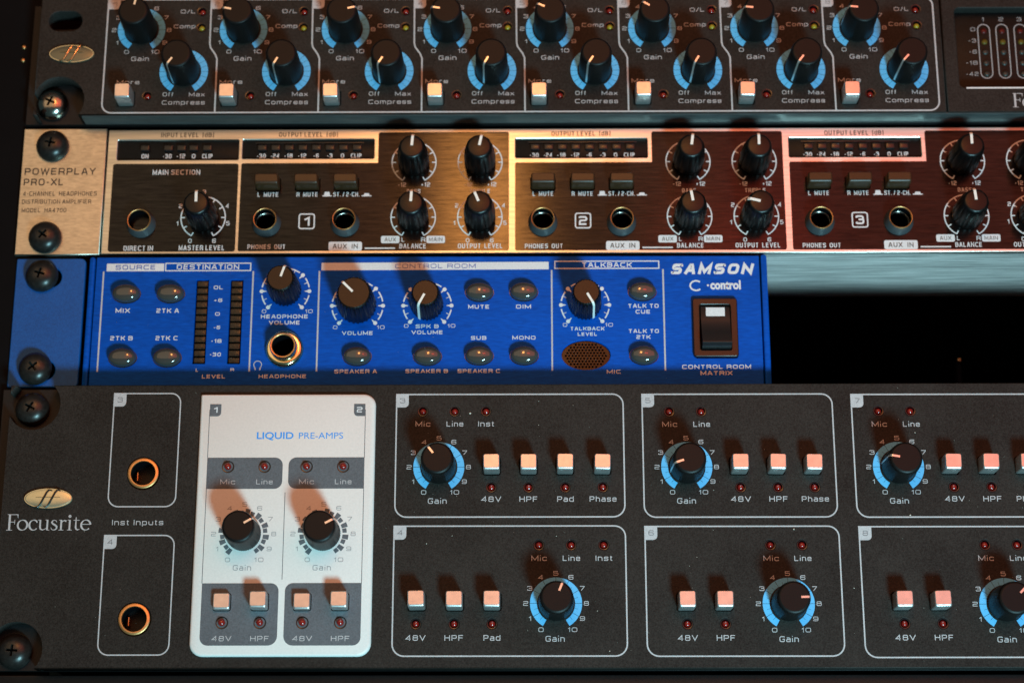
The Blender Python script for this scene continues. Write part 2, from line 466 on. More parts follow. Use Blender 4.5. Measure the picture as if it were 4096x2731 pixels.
def T(s, cx, vc, w, ch, m, par, h, bold=0.0, shear=0.0, bleed=.14, name='lettering', wt=None, plain=False):
    """one word or line of print, fitted to its measured width and capital height, centred on (cx, vc)"""
    w = w - bleed; ch = ch - bleed
    if plain:
        me, w0 = text_mesh(s, bold, shear)
        return put(name, me, m, par, cx, vc + ch / 2, h, scale=(w * MM / w0, 1, ch * MM / CAPH))
    if wt is None: wt = .140 if bold < .009 else .165 if bold < .02 else .195
    return put(name, text_strip(s, w, ch, wt, shear), m, par, cx, vc + ch / 2, h)


def arc(cx, cv, r, a0, a1, n=24):     # angles clockwise from up
    return [(cx + r * math.sin(R(a0 + (a1 - a0) * k / n)), cv - r * math.cos(R(a0 + (a1 - a0) * k / n))) for k in range(n + 1)]


def segment(ri, ro, a0, a1, n=4):
    return arc(0, 0, ro, a0, a1, n) + arc(0, 0, ri, a1, a0, n)


def cached(key, fn):
    if key not in CACHE: CACHE[key] = fn()
    return CACHE[key]


# printed gain scale: segments separated at every number, half notches between
def scale_ring(wide=False):
    g = 2.6 if wide else 1.0
    def f():
        ps = []
        for k in range(10):
            a = -150 + 30 * k
            if wide:
                ps += [segment(5.9, 7.75, a + g, a + 15 - .9), segment(5.9, 7.2, a + 15 + .9, a + 30 - g)]
            else:
                ps += [segment(5.75, 7.85, a + g / 2, a + 14.6), segment(6.8, 7.85, a + 14.6, a + 15.4, 1), segment(5.75, 7.85, a + 15.4, a + 30 - g / 2)]
        return flat(ps, 'scale_ring')
    return cached(('ring', wide), f)


# ---- knobs
def pointer_strip(prof, r_in, w, lift=.1, down_to=0.0):
    """pointer line lying on a turned profile, from radius r_in on the cap over the rim and down the side"""
    pts = [(r_in, prof[-1][1])]
    for r, h in reversed(prof):
        if r > r_in and h >= down_to: pts.append((r, h))
    bm = bmesh.new(); rows = []
    for i, (r, h) in enumerate(pts):
        a = pts[max(i - 1, 0)]; b = pts[min(i + 1, len(pts) - 1)]
        d = Vector((b[0] - a[0], b[1] - a[1])).normalized(); nrm = Vector((-d.y, d.x)) * lift
        if nrm.x < 0 and nrm.y < 0: nrm = -nrm
        rows.append([bm.verts.new(V3(s * w / 2, -(r + q * nrm.x), h + q * nrm.y)) for s, q in ((-1, 1), (1, 1), (1, -1.5), (-1, -1.5))])
    for a, b in zip(rows, rows[1:]):
        for i in range(4): bm.faces.new((a[i], a[(i + 1) % 4], b[(i + 1) % 4], b[i]))
    bm.faces.new(rows[0]); bm.faces.new(rows[-1])
    return finish(bm, 'pointer')


F_PROF = lambda H: [(5.35, .5), (5.3, 2), (5.0, H - 1.9), (4.92, H - .9), (4.72, H - .35), (4.35, H - .06), (4.1, H), (3.95, H)]
F_KNURL = lambda j, a: (.05 if j in (0, 1, 2) else 0) * (1 if int(round(a * 96 / 2 / math.pi)) % 2 else -1)


def knob_focus(par, x, v, h0, H, ang, side_line=True):
    me = cached(('kf', H), lambda: lathe(F_PROF(H), 96, F_KNURL, 'knob', 30))
    k = put('knob', me, M['rubber'], par, x, v, h0, rot=ang)
    pm = cached(('pf', H), lambda: pointer_strip(F_PROF(H), 2.0, .62, .06))
    local('pointer', pm, M['pointer'], k)
    cm = cached('kcollar', lambda: lathe([(5.6, 0), (5.6, .35), (4.5, .45)], 40, None, 'collar'))
    return k


B_PROF = [(4.75, .4), (5.0, 1.2), (5.05, 3), (4.75, 9), (4.3, 12.2), (3.95, 13.3), (3.55, 13.7), (3.2, 13.8)]


def knob_fluted(par, x, v, h0, ang):
    def mod(j, a):
        amp = (.34, .34, .36, .34, .22, .06, 0, 0)[j]
        return amp * (abs(math.cos(a * 5.5)) ** .6 - .7)
    me = cached('kb', lambda: lathe(B_PROF, 110, mod, 'knob', 40))
    k = put('knob', me, M['knob_gloss'], par, x, v, h0, rot=ang)
    pm = cached('pb', lambda: pointer_strip([(4.3, 13.1), (4.0, 13.4), (3.6, 13.75), (3.2, 13.8)], .3, .85, .14))
    local('pointer', pm, M['pointer_white'], k)
    return k


def knob_ridged(par, x, v, h0, r, H, ang):
    prof = [(r + .85, .4), (r + .9, 1), (r + .3, H - 1.3), (r, H - .4), (r - .4, H)]
    def mod(j, a): return (.14 if j < 3 else .05 if j == 3 else 0) * (1 if math.cos(a * 26) > 0 else -1)
    me = cached(('ks', r, H), lambda: lathe(prof, 156, mod, 'knob', 25))
    k = put('knob', me, M['knob_gloss'], par, x, v, h0, rot=ang)
    local('pointer', cached(('ps', r, H), lambda: pointer_strip([(a + (.16 if i < 3 else .05), b) for i, (a, b) in enumerate(prof)], .5, .72, .09)), M['pointer_white'], k)
    return k


# ---- small hardware
def button_mesh(w, t, h, name='button', bev=.75):
    q = [R(a) for a in (0, 18, 36, 54, 72, 90)]
    ins = [0] + [bev * (1 - math.cos(a)) for a in q] + [bev + .05]
    hs = [-1.0] + [h - bev + bev * math.sin(a) for a in q] + [h]
    def fn(k):
        i = ins[k]
        return rrect(-w / 2 + i * .4, -t / 2 + i * .4, w / 2 - i * .4, t / 2 - i, .55, 5)
    return layers(fn, hs, name, 50)


def jig(): return random.uniform(-.09, .09), random.uniform(-.09, .09), random.uniform(-.22, .22), random.uniform(-1.6, 1.6)


def led_round(par, x, v, h, m, rim=1.35, r=.98, label=None, up=.0):
    cm = cached(('sock', rim), lambda: lathe([(rim + .32, .0), (rim + .22, .16), (rim - .05, .12), (rim - .12, -1.6), (r * .6, -1.7)], 28, None, 'led_socket', 40, (False, False)))
    s = put('led_socket', cm, M['gloss_black'], par, x, v, h)
    lm = cached(('led', r), lambda: lathe([(r, -1.7), (r, -.5), (r * .9, -.12), (r * .62, .16), (r * .3, .3), (0, .34)], 24, None, 'led', 60, (False, False)))
    l = local('led', lm, m, s, 0, 0, up, label)
    return s


def jack_mesh(ri, ro, h, base, name='collar'):
    return lathe([(base, 0), (base, .6), (ro + .35, h * .55), (ro + .15, h - .35), (ro, h - .12)], 48, None, name, 40, (False, False))


def ring_mesh(ri, ro, h, deep=9):
    return lathe([(ro, h - .35), (ro - .05, h - .1), (ro - .2, h + .06), (ri + .12, h + .04), (ri, h - .12), (ri - .04, h - .5)], 48, None, 'ring', 50, (False, False))


def well(r, d, name='socket_well'):
    return lathe([(r, 0), (r, -d), (0, -d)], 32, None, name, 40, (False, False))


def screw_mesh():
    head = lathe([(3.0, -2), (5.0, 0), (5.35, .5), (5.25, 1.3), (4.75, 2.3), (3.9, 3.2), (2.8, 3.85), (1.4, 4.15), (0, 4.25)], 44, None, 'head', 80)
    c = []
    for dx, dv in ((.38, 1.75), (1.75, .38)):
        c.append(layers(lambda k, dx=dx, dv=dv: rrect(-dx * (.35, 1, 1.1)[k], -dv * (.35, 1, 1.1)[k], dx * (.35, 1, 1.1)[k], dv * (.35, 1, 1.1)[k], .12, 2), (1.2, 4.0, 6), 'cutter'))
    me = cut(head, c)
    me.shade_smooth(); me.set_sharp_from_angle(angle=R(40))
    return me


SCREW = screw_mesh()


def screw(x, v, h, rot, m, label, group):
    t = thing('rack_screw', label, 'screw', x, v, h, group)
    hd = put('head', SCREW, m, t, x, v, h, rot=rot)
    wm = cached('washer', lambda: lathe([(2.6, 0.0), (2.6, -9), (0, -9)], 20, None, 'shank', 40, (True, False)))
    put('shank', wm, M['screw_black'], t, x, v, h)
    return t
# ================================================================ equipment rack (cabinet, rails)
rack = thing('equipment_rack', 'black equipment rack cabinet with dark sides holding the four audio units', 'equipment rack', -20, 230, 0)


def box(x0, v0, x1, v1, h0, h1, bev=.4, name='box'):
    return block(x0, v0, x1, v1, h0, h1, bev, .5, name)


put('side_panel', box(-40, -140, -22, 300, -420, 4, 1), M['rack_wood'], rack)
put('side_panel', box(505, -140, 523, 300, -420, 4, 1), M['rack_wood'], rack)
rail_holes = [rrect(4.2, 6.35 + 44.45 * u + d - 3.6, 17.8, 6.35 + 44.45 * u + d + 3.6, 3.5) for u in range(-3, 6) for d in (0, 31.75)]
put('mounting_rail', holed([(-22, -135), (20, -135), (20, 295), (-22, 295)], rail_holes, -3.5, -1.2, .15, 'rail'), M['rack'], rack)
put('mounting_rail', box(462, -135, 505, 295, -3.5, -1.2, .15), M['rack'], rack)
put('back_panel', box(-22, -140, 505, 300, -424, -418, .5), M['rack'], rack)
put('base_panel', box(-22, 296, 505, 310, -418, 2, .5), M['rack'], rack)
put('top_panel', box(-22, -150, 505, -138, -418, 2, .5), M['rack'], rack)
put('lower_blank_panel', box(1, 178.6, 481.6, 222.4, -1.0, 1.4, .4), M['plate_dark'], rack)
for i, (x, v) in enumerate(((-2.6, -29.9), (-2.6, -25.1))):
    put('brass_pin', cached('pin', lambda: lathe([(.75, -2), (.75, .3), (.5, .6), (0, .7)], 16, None, 'pin', 50, (False, False))), M['brass'], rack, x, v, -1.2)
rb = put('rear_bracket', box(316.8, 61.2, 318.4, 180, -68, -64, .2), M['void'], rack)
local('brass_screw', cached('bs', lambda: lathe([(.8, 0), (.6, .5), (0, .7)], 16, None, 'screw', 50)), M['brass'], rb, 317.6, 61.9, -63)

# ================================================================ 1U eight channel compressor / preamp (top)
HO = 8.54
top = thing('channel_preamp', 'topmost charcoal rack unit with eight channels of paired cyan-ringed knobs', 'preamplifier', 241.3, -22, 0)
PITCH = 33.68
holes = [slot(13.2, -34.7, 3.5, 2.0)]
sq = lambda x, v, a=2.75, b=2.75: rrect(x - a, v - b, x + a, v + b, .8, 4)
for k in range(8):
    d = (k - 2) * PITCH
    for x, v in ((125.8, -37.9), (125.8, -32.1), (109.2, -7.7)): holes.append(circle(x + d, v, 1.5, n=20))
    holes.append(sq(102.3 + d, -6.75))
plate = holed([(4.8, -43.8), (302.1, -43.8), (302.1, -1.1), (4.8, -1.1)], holes, 1.5, HO, .35, 'front_panel')
notch = lathe([(8.4, 1.0), (8.4, 12)], 48, None, 'cutter')
notch.transform(Matrix.Translation(W(12.9, -6.3) - W(0, 0)))
notch2 = lathe([(8.4, 1.0), (8.4, 12)], 48, None, 'cutter')
notch2.transform(Matrix.Translation(W(12.9, -39.9 - 30) - W(0, 0)))
plate = cut(plate, [notch])
W0 = lambda me: me
# plate vertices are in rack coordinates, so the part sits at rack origin
def rackput(name, me, m, par, label=None): return put(name, me, m, par, 0, 0, 0, label=label)


rackput('front_panel', plate, M['plate'], top)
mx0, mx1 = 306.9, 372
plate = holed([(302.5, -43.8), (478, -43.8), (478, -1.1), (302.5, -1.1)], [rrect(mx0, -38.3, mx1, -9.9, 1.6, 5)], 1.5, HO, .35, 'front_panel')
rackput('front_panel', plate, M['plate'], top)
rackput('ear_plate', holed([(0.6, -43.9), (482, -43.9), (482, -.6), (.6, -.6)], [slot(9.6, -6.8, 3.0, 1), slot(10.9, -38.5, 3.3, 3)], -1, 1.4, .2, 'ear'), M['plate_dark'], top)
rackput('lit_bottom_lip', block(20.5, -1.6, 478, -.75, 1.5, HO - .6, .5, .2), M['lit_lip'], top)  # strip added for the panel's underside, coloured paler as if lit from below
rackput('chassis', box(22, -43.4, 460, -1.4, -260, -1.2), M['rack'], top)
# side return of front panel so that the notch shows a wall
led_lab = {0: None}
gain_ang = [10, -80, 78, -80, -66, -58, -84, -84]
comp_ang = [-145, -150, -147, -151, -147, -150, -143, -138]
HP = HO + .04
nums = ('0', '1', '2', '3', '4', '5', '6', '7', '8', '9', '10')


def number_ring(par, cx, cv, rad, hp, m, size=1.5, bold=0.0):
    for i, s in enumerate(nums):
        a = R(-150 + 30 * i)
        w = {'0': 1.7, '1': .85, '10': 2.95}.get(s, 1.65)
        T(s, cx + rad * math.sin(a) + (.35 if s == '10' else 0), cv - rad * math.cos(a), w, size, m, par, hp, bold, name='scale_number')


b_more = cached('bmore', lambda: button_mesh(4.95, 5.0, 6.7))
for k in range(8):
    d = (k - 2) * PITCH
    X = lambda x: x + d
    put('scale_ring', scale_ring(), M['cyan'], top, X(106.0), -31.4, HP)
    put('scale_ring', cached('cring', lambda: flat([segment(5.75, 7.95, -150 + 15 * i + .4, -135 + 15 * i - .4) for i in range(20)], 'scale_ring')), M['cyan'], top, X(120.66), -16.3, HP)
    number_ring(top, X(106.0), -31.3, 9.08, HP, M['print'])
    for s, x, v, w, c in (('Gain', 106.07, -20.95, 5.96, 1.68), ('O/L', 121.03, -38.0, 5.0, 1.5), ('Comp', 120.16, -32.6, 7.3, 1.5), ('Off', 115.94, -8.25, 3.62, 1.55), ('Max', 125.35, -8.2, 5.26, 1.53), ('Compress', 121.06, -5.35, 14.1, 1.6), ('More', 102.61, -12.6, 7.5, 1.5)):
        T(s, X(x), v, w, c, M['print'], top, HP, .008)
    knob_focus(top, X(106.0), -31.4, HO, 14.4, gain_ang[k])
    knob_focus(top, X(120.66), -16.3, HO, 14.4, comp_ang[k])
    led_round(top, X(125.8), -37.9, HO - .1, M['led_red'], 1.5, .95, up=-.2)
    led_round(top, X(125.8), -32.1, HO - .1, M['led_yellow'], 1.5, .95, 'yellow compression light', up=-.2)
    led_round(top, X(109.2), -7.7, HO - .1, M['led_red'], 1.5, .95, up=-.2)
    g_ = jig(); put('button', b_more, M['silver'], top, X(102.3) + g_[0], -6.75 + g_[1], HO + g_[2], g_[3])
    # section divider and number tab
    if k:
        put('divider_line', cached('div', lambda: strokes([([(-2.75, -42.3), (-2.6, -26.3), (-2.3, -24.9), (-.6, -22.4), (0, -20.8), (.1, -1.9)], .5, False)], 'divider_line')), M['print'], top, 64 - PITCH + k * PITCH, 0, HP)
    tx = (27.2 if k == 0 else 61.2 - PITCH + k * PITCH)
    put('number_tab', cached('tab', lambda: flat([rrect(0, -42.3, 3.9, -38.9, (0, 0, 1.3, 0), 5)], 'tab')), M['print'], top, tx, 0, HP + .01)
    T(str(k + 1), tx + 2.0, -40.7, 1.7, 1.7, M['tab_ink'], top, HP + .03, name='tab_number')
put('outline', strokes([(rrect(27.15, -42.4, 299.85, -1.75, (0, 3, 3.2, 3.2), 8), .5, True)], 'outline'), M['print'], top, 0, 0, HP)
# level meter window
wz = HO - 3.6
rackput('meter_window', box(mx0 - .5, -39, mx1 + .5, -9.3, 1.6, wz, .1), M['window'], top)
rackput('rim_highlight', strokes([([(309, -9.6), (369, -9.6)], .55, False)], 'rim', 0), M['printw'], top).location += Vector((0, -HP * MM, 0))  # white line painted in as the highlight along the window's lower rim
for c in range(8):
    x = 317.0 + c * 6.01
    put('meter_outline', cached('mo', lambda: strokes([(rrect(-1.95, -9.7, 1.95, 9.7, 1.94, 9), .32, True)], 'mo')), M['greytext'], top, x, -24.35, wz + .04)
    for i, v in enumerate((-31.6, -27.7, -24.0, -20.1, -16.2)):
        put('meter_led', cached('mled', lambda: lathe([(1.0, 0), (.95, .3), (.5, .55), (0, .6)], 18, None, 'meter_led', 60, (False, False))), M[('led_red_dim', 'led_yellow_dim', 'led_dull', 'led_dull', 'led_dull')[i]], top, x, v, wz)
    T(str(c + 1), x, -35.9, 1.7 if c else .8, 1.5, M['greytext'], top, wz + .04, name='scale_number')
for s, v, w in (('0', -32.3, 1.7), ('-3', -28.2, 2.6), ('-6', -24.2, 2.7), ('-18', -20.2, 4.0), ('-42', -16.2, 4.2)):
    T(s, 314.6 - w / 2 - .3, v, w, 1.5, M['greytext'], top, wz + .04, name='scale_number')
# gold oval badges with the double letter, shared builder


def badge(par, cx, cv, h, face, lab):
    b = put('badge', lathe([(1.0, 0), (1.0, .45), (.97, .7), (.90, .78), (.5, .95), (0, 1.0)], 56, None, 'badge', 50, (False, False)), M[face], par, cx, cv, h, label=lab)
    me = b.data
    for vv in me.vertices: vv.co = (vv.co.x * 7.4, vv.co.y, vv.co.z * 3.05)
    bm = bmesh.new()
    def tube(pts, rad):
        rows = []
        for i, (x, v, hh) in enumerate(pts):
            rows.append([bm.verts.new(V3(x + rad * math.cos(2 * math.pi * q / 8), v + rad * .25 * math.sin(2 * math.pi * q / 8), hh + rad * math.sin(2 * math.pi * q / 8))) for q in range(8)])
        for a, c in zip(rows, rows[1:]):
            for i in range(8): bm.faces.new((a[i], a[(i + 1) % 8], c[(i + 1) % 8], c[i]))
    for dx in (-1.35, 1.25):
        tube([(dx - 2.3, 2.55, .9), (dx - 1.7, 2.85, .95), (dx - 1.0, 2.2, 1.0), (dx + .0, 0, 1.05), (dx + .9, -1.9, 1.0), (dx + 1.6, -2.75, .95), (dx + 2.3, -2.45, .9)], .33)
    tube([(-3.6, -.35, .98), (0, -.35, 1.1), (3.6, -.35, .98)], .22)
    local('badge_letters', finish(bm, 'letters', 60), M['gold_dark' if face == 'badge_dark' else 'gloss_black'], b)  # one metal on both badges; dark reflections are put into the colours
    local('badge_rim', strokes([([(x * .97, v * .97) for x, v in circle(0, 0, 7.4, 3.05, 48)], .22, True)], 'rim'), M['gold'], b, 0, 0, .74)
    return b


badge(top, 16.2, -22.6, HO, 'badge_dark', 'oval badge with bright letters, dark reflection put into its face colour')

# wordmark in serif capitals and lower case, drawn as variable-width strokes (unit: mm, baseline 0, up positive)
def serif_word(par, x0, vbase, sc, hp, m):
    L = {}
    ser = lambda a, b, y: ([(a, y), (b, y)], .17, False)
    def oval(cx, cy, rx, ry, a0, a1, thick, thin, n=22):
        pts = []; ws = []
        for k in range(n + 1):
            a = R(a0 + (a1 - a0) * k / n); pts.append((cx + rx * math.cos(a), cy + ry * math.sin(a)))
            ws.append(thin + (thick - thin) * abs(math.cos(a - R(12))) ** 1.3)
        return (pts, ws, abs(a1 - a0) >= 359)
    L['F'] = [([(.95, .1), (.95, 4.8)], .62, False), ser(.1, 1.9, .09), ser(.25, 1.0, 4.83), ([(.9, 4.8), (3.35, 4.8)], .2, False), ([(3.3, 4.88), (3.45, 3.75)], [.34, .1], False), ([(1.2, 2.55), (2.55, 2.55)], .2, False), ([(2.5, 3.25), (2.5, 1.85)], .16, False)]
    L['o'] = [oval(1.75, 1.62, 1.42, 1.52, 0, 342, .56, .2, 30), oval(1.75, 1.62, 1.42, 1.52, 338, 364, .56, .5, 4)]
    L['c'] = [oval(1.6, 1.62, 1.3, 1.52, 45, 318, .58, .2), ([(2.35, 2.95), (2.62, 2.35)], [.2, .42], False)]
    L['u'] = [([(.75, 3.15), (.75, 1.0), (.95, .4), (1.5, .14), (2.1, .3), (2.75, .75)], [.5, .52, .45, .28, .2, .16], False), ser(.1, .95, 3.15), ([(2.9, 3.15), (2.9, .1)], .52, False), ser(2.3, 3.1, 3.15), ser(2.8, 3.6, .1)]
    L['s'] = [([(1.95, 2.45), (1.75, 2.9), (1.2, 3.08), (.65, 2.9), (.45, 2.4), (.8, 1.98), (1.5, 1.6), (2.0, 1.15), (2.0, .6), (1.55, .2), (1.0, .12), (.5, .3), (.28, .9)], [.12, .2, .2, .3, .42, .5, .56, .5, .4, .3, .2, .2, .12], False)]
    L['r'] = [([(.85, 3.15), (.85, .1)], .52, False), ser(.2, .95, 3.12), ser(.15, 1.65, .1), ([(.95, 2.3), (1.3, 2.8), (1.8, 3.0), (2.35, 2.75)], [.14, .22, .34, .55], False)]
    L['i'] = [([(.85, 3.15), (.85, .1)], .52, False), ser(.2, .95, 3.12), ser(.15, 1.6, .1), oval(.8, 4.25, .22, .22, 0, 360, .44, .44, 12)]
    L['t'] = [([(.95, 4.0), (.95, .9), (1.1, .4), (1.55, .14), (2.15, .35)], [.2, .5, .46, .3, .14], False), ser(.2, 2.0, 3.05)]
    L['e'] = [oval(1.7, 1.62, 1.38, 1.52, 4, 318, .56, .2), ([(.5, 1.82), (3.02, 1.82)], .2, False)]
    adv = {'F': 3.15, 'o': 3.5, 'c': 2.8, 'u': 3.75, 's': 2.45, 'r': 2.55, 'i': 1.75, 't': 2.25, 'e': 3.3}
    x = 0; allp = []
    for ch in 'Focusrite':
        for pts, w, cl in L[ch]:
            allp.append(([(x + a, -b) for a, b in pts], w, cl))
        x += adv[ch]
    s = sc / x
    allp = [([(a * s, b * s) for a, b in p], [q * s for q in w] if isinstance(w, list) else w * s, c) for p, w, c in allp]
    return put('wordmark', strokes(allp, 'wordmark', .002), m, par, x0, vbase, hp)


serif_word(top, 323.5, -2.7, 25.8, HP, M['print'])

# ================================================================ 1U headphone amplifier (brushed metal)
amp = thing('headphone_amplifier', 'brushed metal and black headphone amplifier with rows of fluted knobs and jacks', 'amplifier', 241.3, 44, 0)
BP = 89.65
bh = [rrect(31.2, 4.2, 71.0, 11.2, .4, 3)]
for c in range(4):
    d = (c - 1) * BP
    bh.append(rrect(162.0 + d, 4.1, 205.2 + d, 10.9, .4, 3))
jk = [(40.5, 33.6)]
for c in range(4): jk += [(170.8 + (c - 1) * BP, 33.4), (196.3 + (c - 1) * BP, 33.4)]
bh += [circle(x, v, 3.3, n=24) for x, v in jk]
bt = [(x + (c - 1) * BP, 20.0) for c in range(4) for x in (170.9, 183.75, 196.45)]
bh += [rrect(x - 4.1, v - 2.15, x + 4.1, v + 2.15, .3, 2) for x, v in bt]
rackput('front_panel', holed([(27.9, .5), (479, .5), (479, 43.9), (27.9, 43.9)], bh, -1.8, 0, .28, 'front_panel'), M['alu'], amp)
rackput('ear_plate', holed([(.1, .2), (27.5, .2), (27.5, 44.1), (.1, 44.1)], [slot(10.0, 6.4, 3.0, 1), slot(9.8, 38.4, 3.0, 1)], -1.6, .3, .25, 'ear'), M['alu_ear'], amp)
rackput('chassis', box(24, 1.2, 458, 43.2, -230, -14, .15), M['steel'], amp)
rackput('bottom_cover', box(24, 43.22, 458, 43.78, -46, -1.85, .1), M['steel'], amp)
rackput('shaded_underside', box(24, 43.22, 458, 43.7, -230, -46.2, .1), M['void'], amp)  # black sheet standing in for the shade on the deeper underside
rackput('top_cover', box(24, .65, 458, 1.15, -230, -1.85, .1), M['steel'], amp)
HB = .05
pz = [flat([rrect(30.1, 12.6, 71.3, 43.1, .8, 3)], 'p')]
rackput('printed_panel', flat([rrect(30.1, 12.6, 71.3, 43.1, .8, 3)], 'p', .02), M['black_print'], amp)
for c in range(4):
    d = (c - 1) * BP
    o = [(161.8 + d, 13.0), (162.2 + d, 12.5), (206.6 + d, 12.5), (206.6 + d, 2.2), (207.1 + d, 1.7), (249.0 + d, 1.7), (249.5 + d, 2.2), (249.5 + d, 42.5), (249.0 + d, 43.0), (162.2 + d, 43.0), (161.8 + d, 42.6)]
    # the printed field is laid as strips around the openings so that the holes stay open
    xs = lambda a, b, v0, v1: [(a + d, v0), (b + d, v0), (b + d, v1), (a + d, v1)]
    cu = bpy.data.curves.new('pp', 'CURVE'); cu.dimensions = '2D'; cu.fill_mode = 'FRONT'
    for p in [o] + [circle(x, v, 3.6, n=24) for x, v in jk if d + 160 < x < d + 250] + [rrect(x - 4.15, v - 2.2, x + 4.15, v + 2.2, .3, 2) for x, v in bt if d + 160 < x < d + 250]:
        s = cu.splines.new('POLY'); s.points.add(len(p) - 1); s.use_cyclic_u = True
        for i, (x, v) in enumerate(p): s.points[i].co = (x * MM, -v * MM, 0, 1)
    ob = bpy.data.objects.new('pp', cu); me = bpy.data.meshes.new_from_object(ob); bpy.data.objects.remove(ob)
    me.transform(Matrix(((1, 0, 0, 0), (0, 0, -1, -.02 * MM), (0, 1, 0, 0), (0, 0, 0, 1))))
    rackput('printed_panel', me, M['black_print'], amp)


def meter_strip(x0, x1, leds, labels):
    rackput('meter_window', block(x0 - .2, 4.0, x1 + .2, 11.3, -1.9, -.9, .1, .3), M['window'], amp)
    if len(leds) > 5: rackput('window_ledge', block(leds[0] - 2.4, 4.9, leds[-1] + 2.2, 5.35, -.9, -.45, .1, .1), M['gloss_black'], amp)
    for x in leds: put('meter_led', cached('bled', lambda: block(-1.45, -1.05, 1.45, 1.05, -.9, .15, .3, .3, 'meter_led')), M['gloss_black'], amp, x, 6.95, 0)
    for x, s, w in labels: T(s, x, 9.6, w, 1.7, M['printw'], amp, -.85, .012, name='scale_number')


meter_strip(31.2, 71.0, [40.2, 47.9, 52.2, 56.2, 60.7], [(40.2, 'ON', 2.45), (47.5, '-30', 3.0), (52.0, '-12', 3.0), (56.2, '0', 1.3), (60.7, 'CLIP', 3.5)])
T('INPUT LEVEL  [dB]', 54.0, 2.45, 17.5, 1.7, M['ink'], amp, HB, .01)
T('MAIN SECTION', 51.0, 15.6, 15.7, 1.9, M['printw'], amp, HB, .014)
T('DIRECT IN', 40.0, 41.9, 9.7, 1.85, M['printw'], amp, HB, .014)
T('MASTER LEVEL', 60.5, 41.8, 15.0, 1.85, M['printw'], amp, HB, .014)
bring = cached('bring', lambda: strokes([(arc(0, 0, 7.2, -150, 150, 48), .38, False)] + [([(7.3 * math.sin(R(a)), -7.3 * math.cos(R(a))), (5.9 * math.sin(R(a)), -5.9 * math.cos(R(a)))], .38, False) for a in range(-150, 151, 30)], 'scale_arc', .003))


def beh_knob(x, v, ang, labels):
    put('scale_arc', bring, M['printw'], amp, x, v, HB)
    knob_fluted(amp, x, v, 0, ang)
    for s, dx, dv, w in labels: T(s, x + dx, v + dv, w, 1.6, M['printw'], amp, HB, .01, name='scale_number')


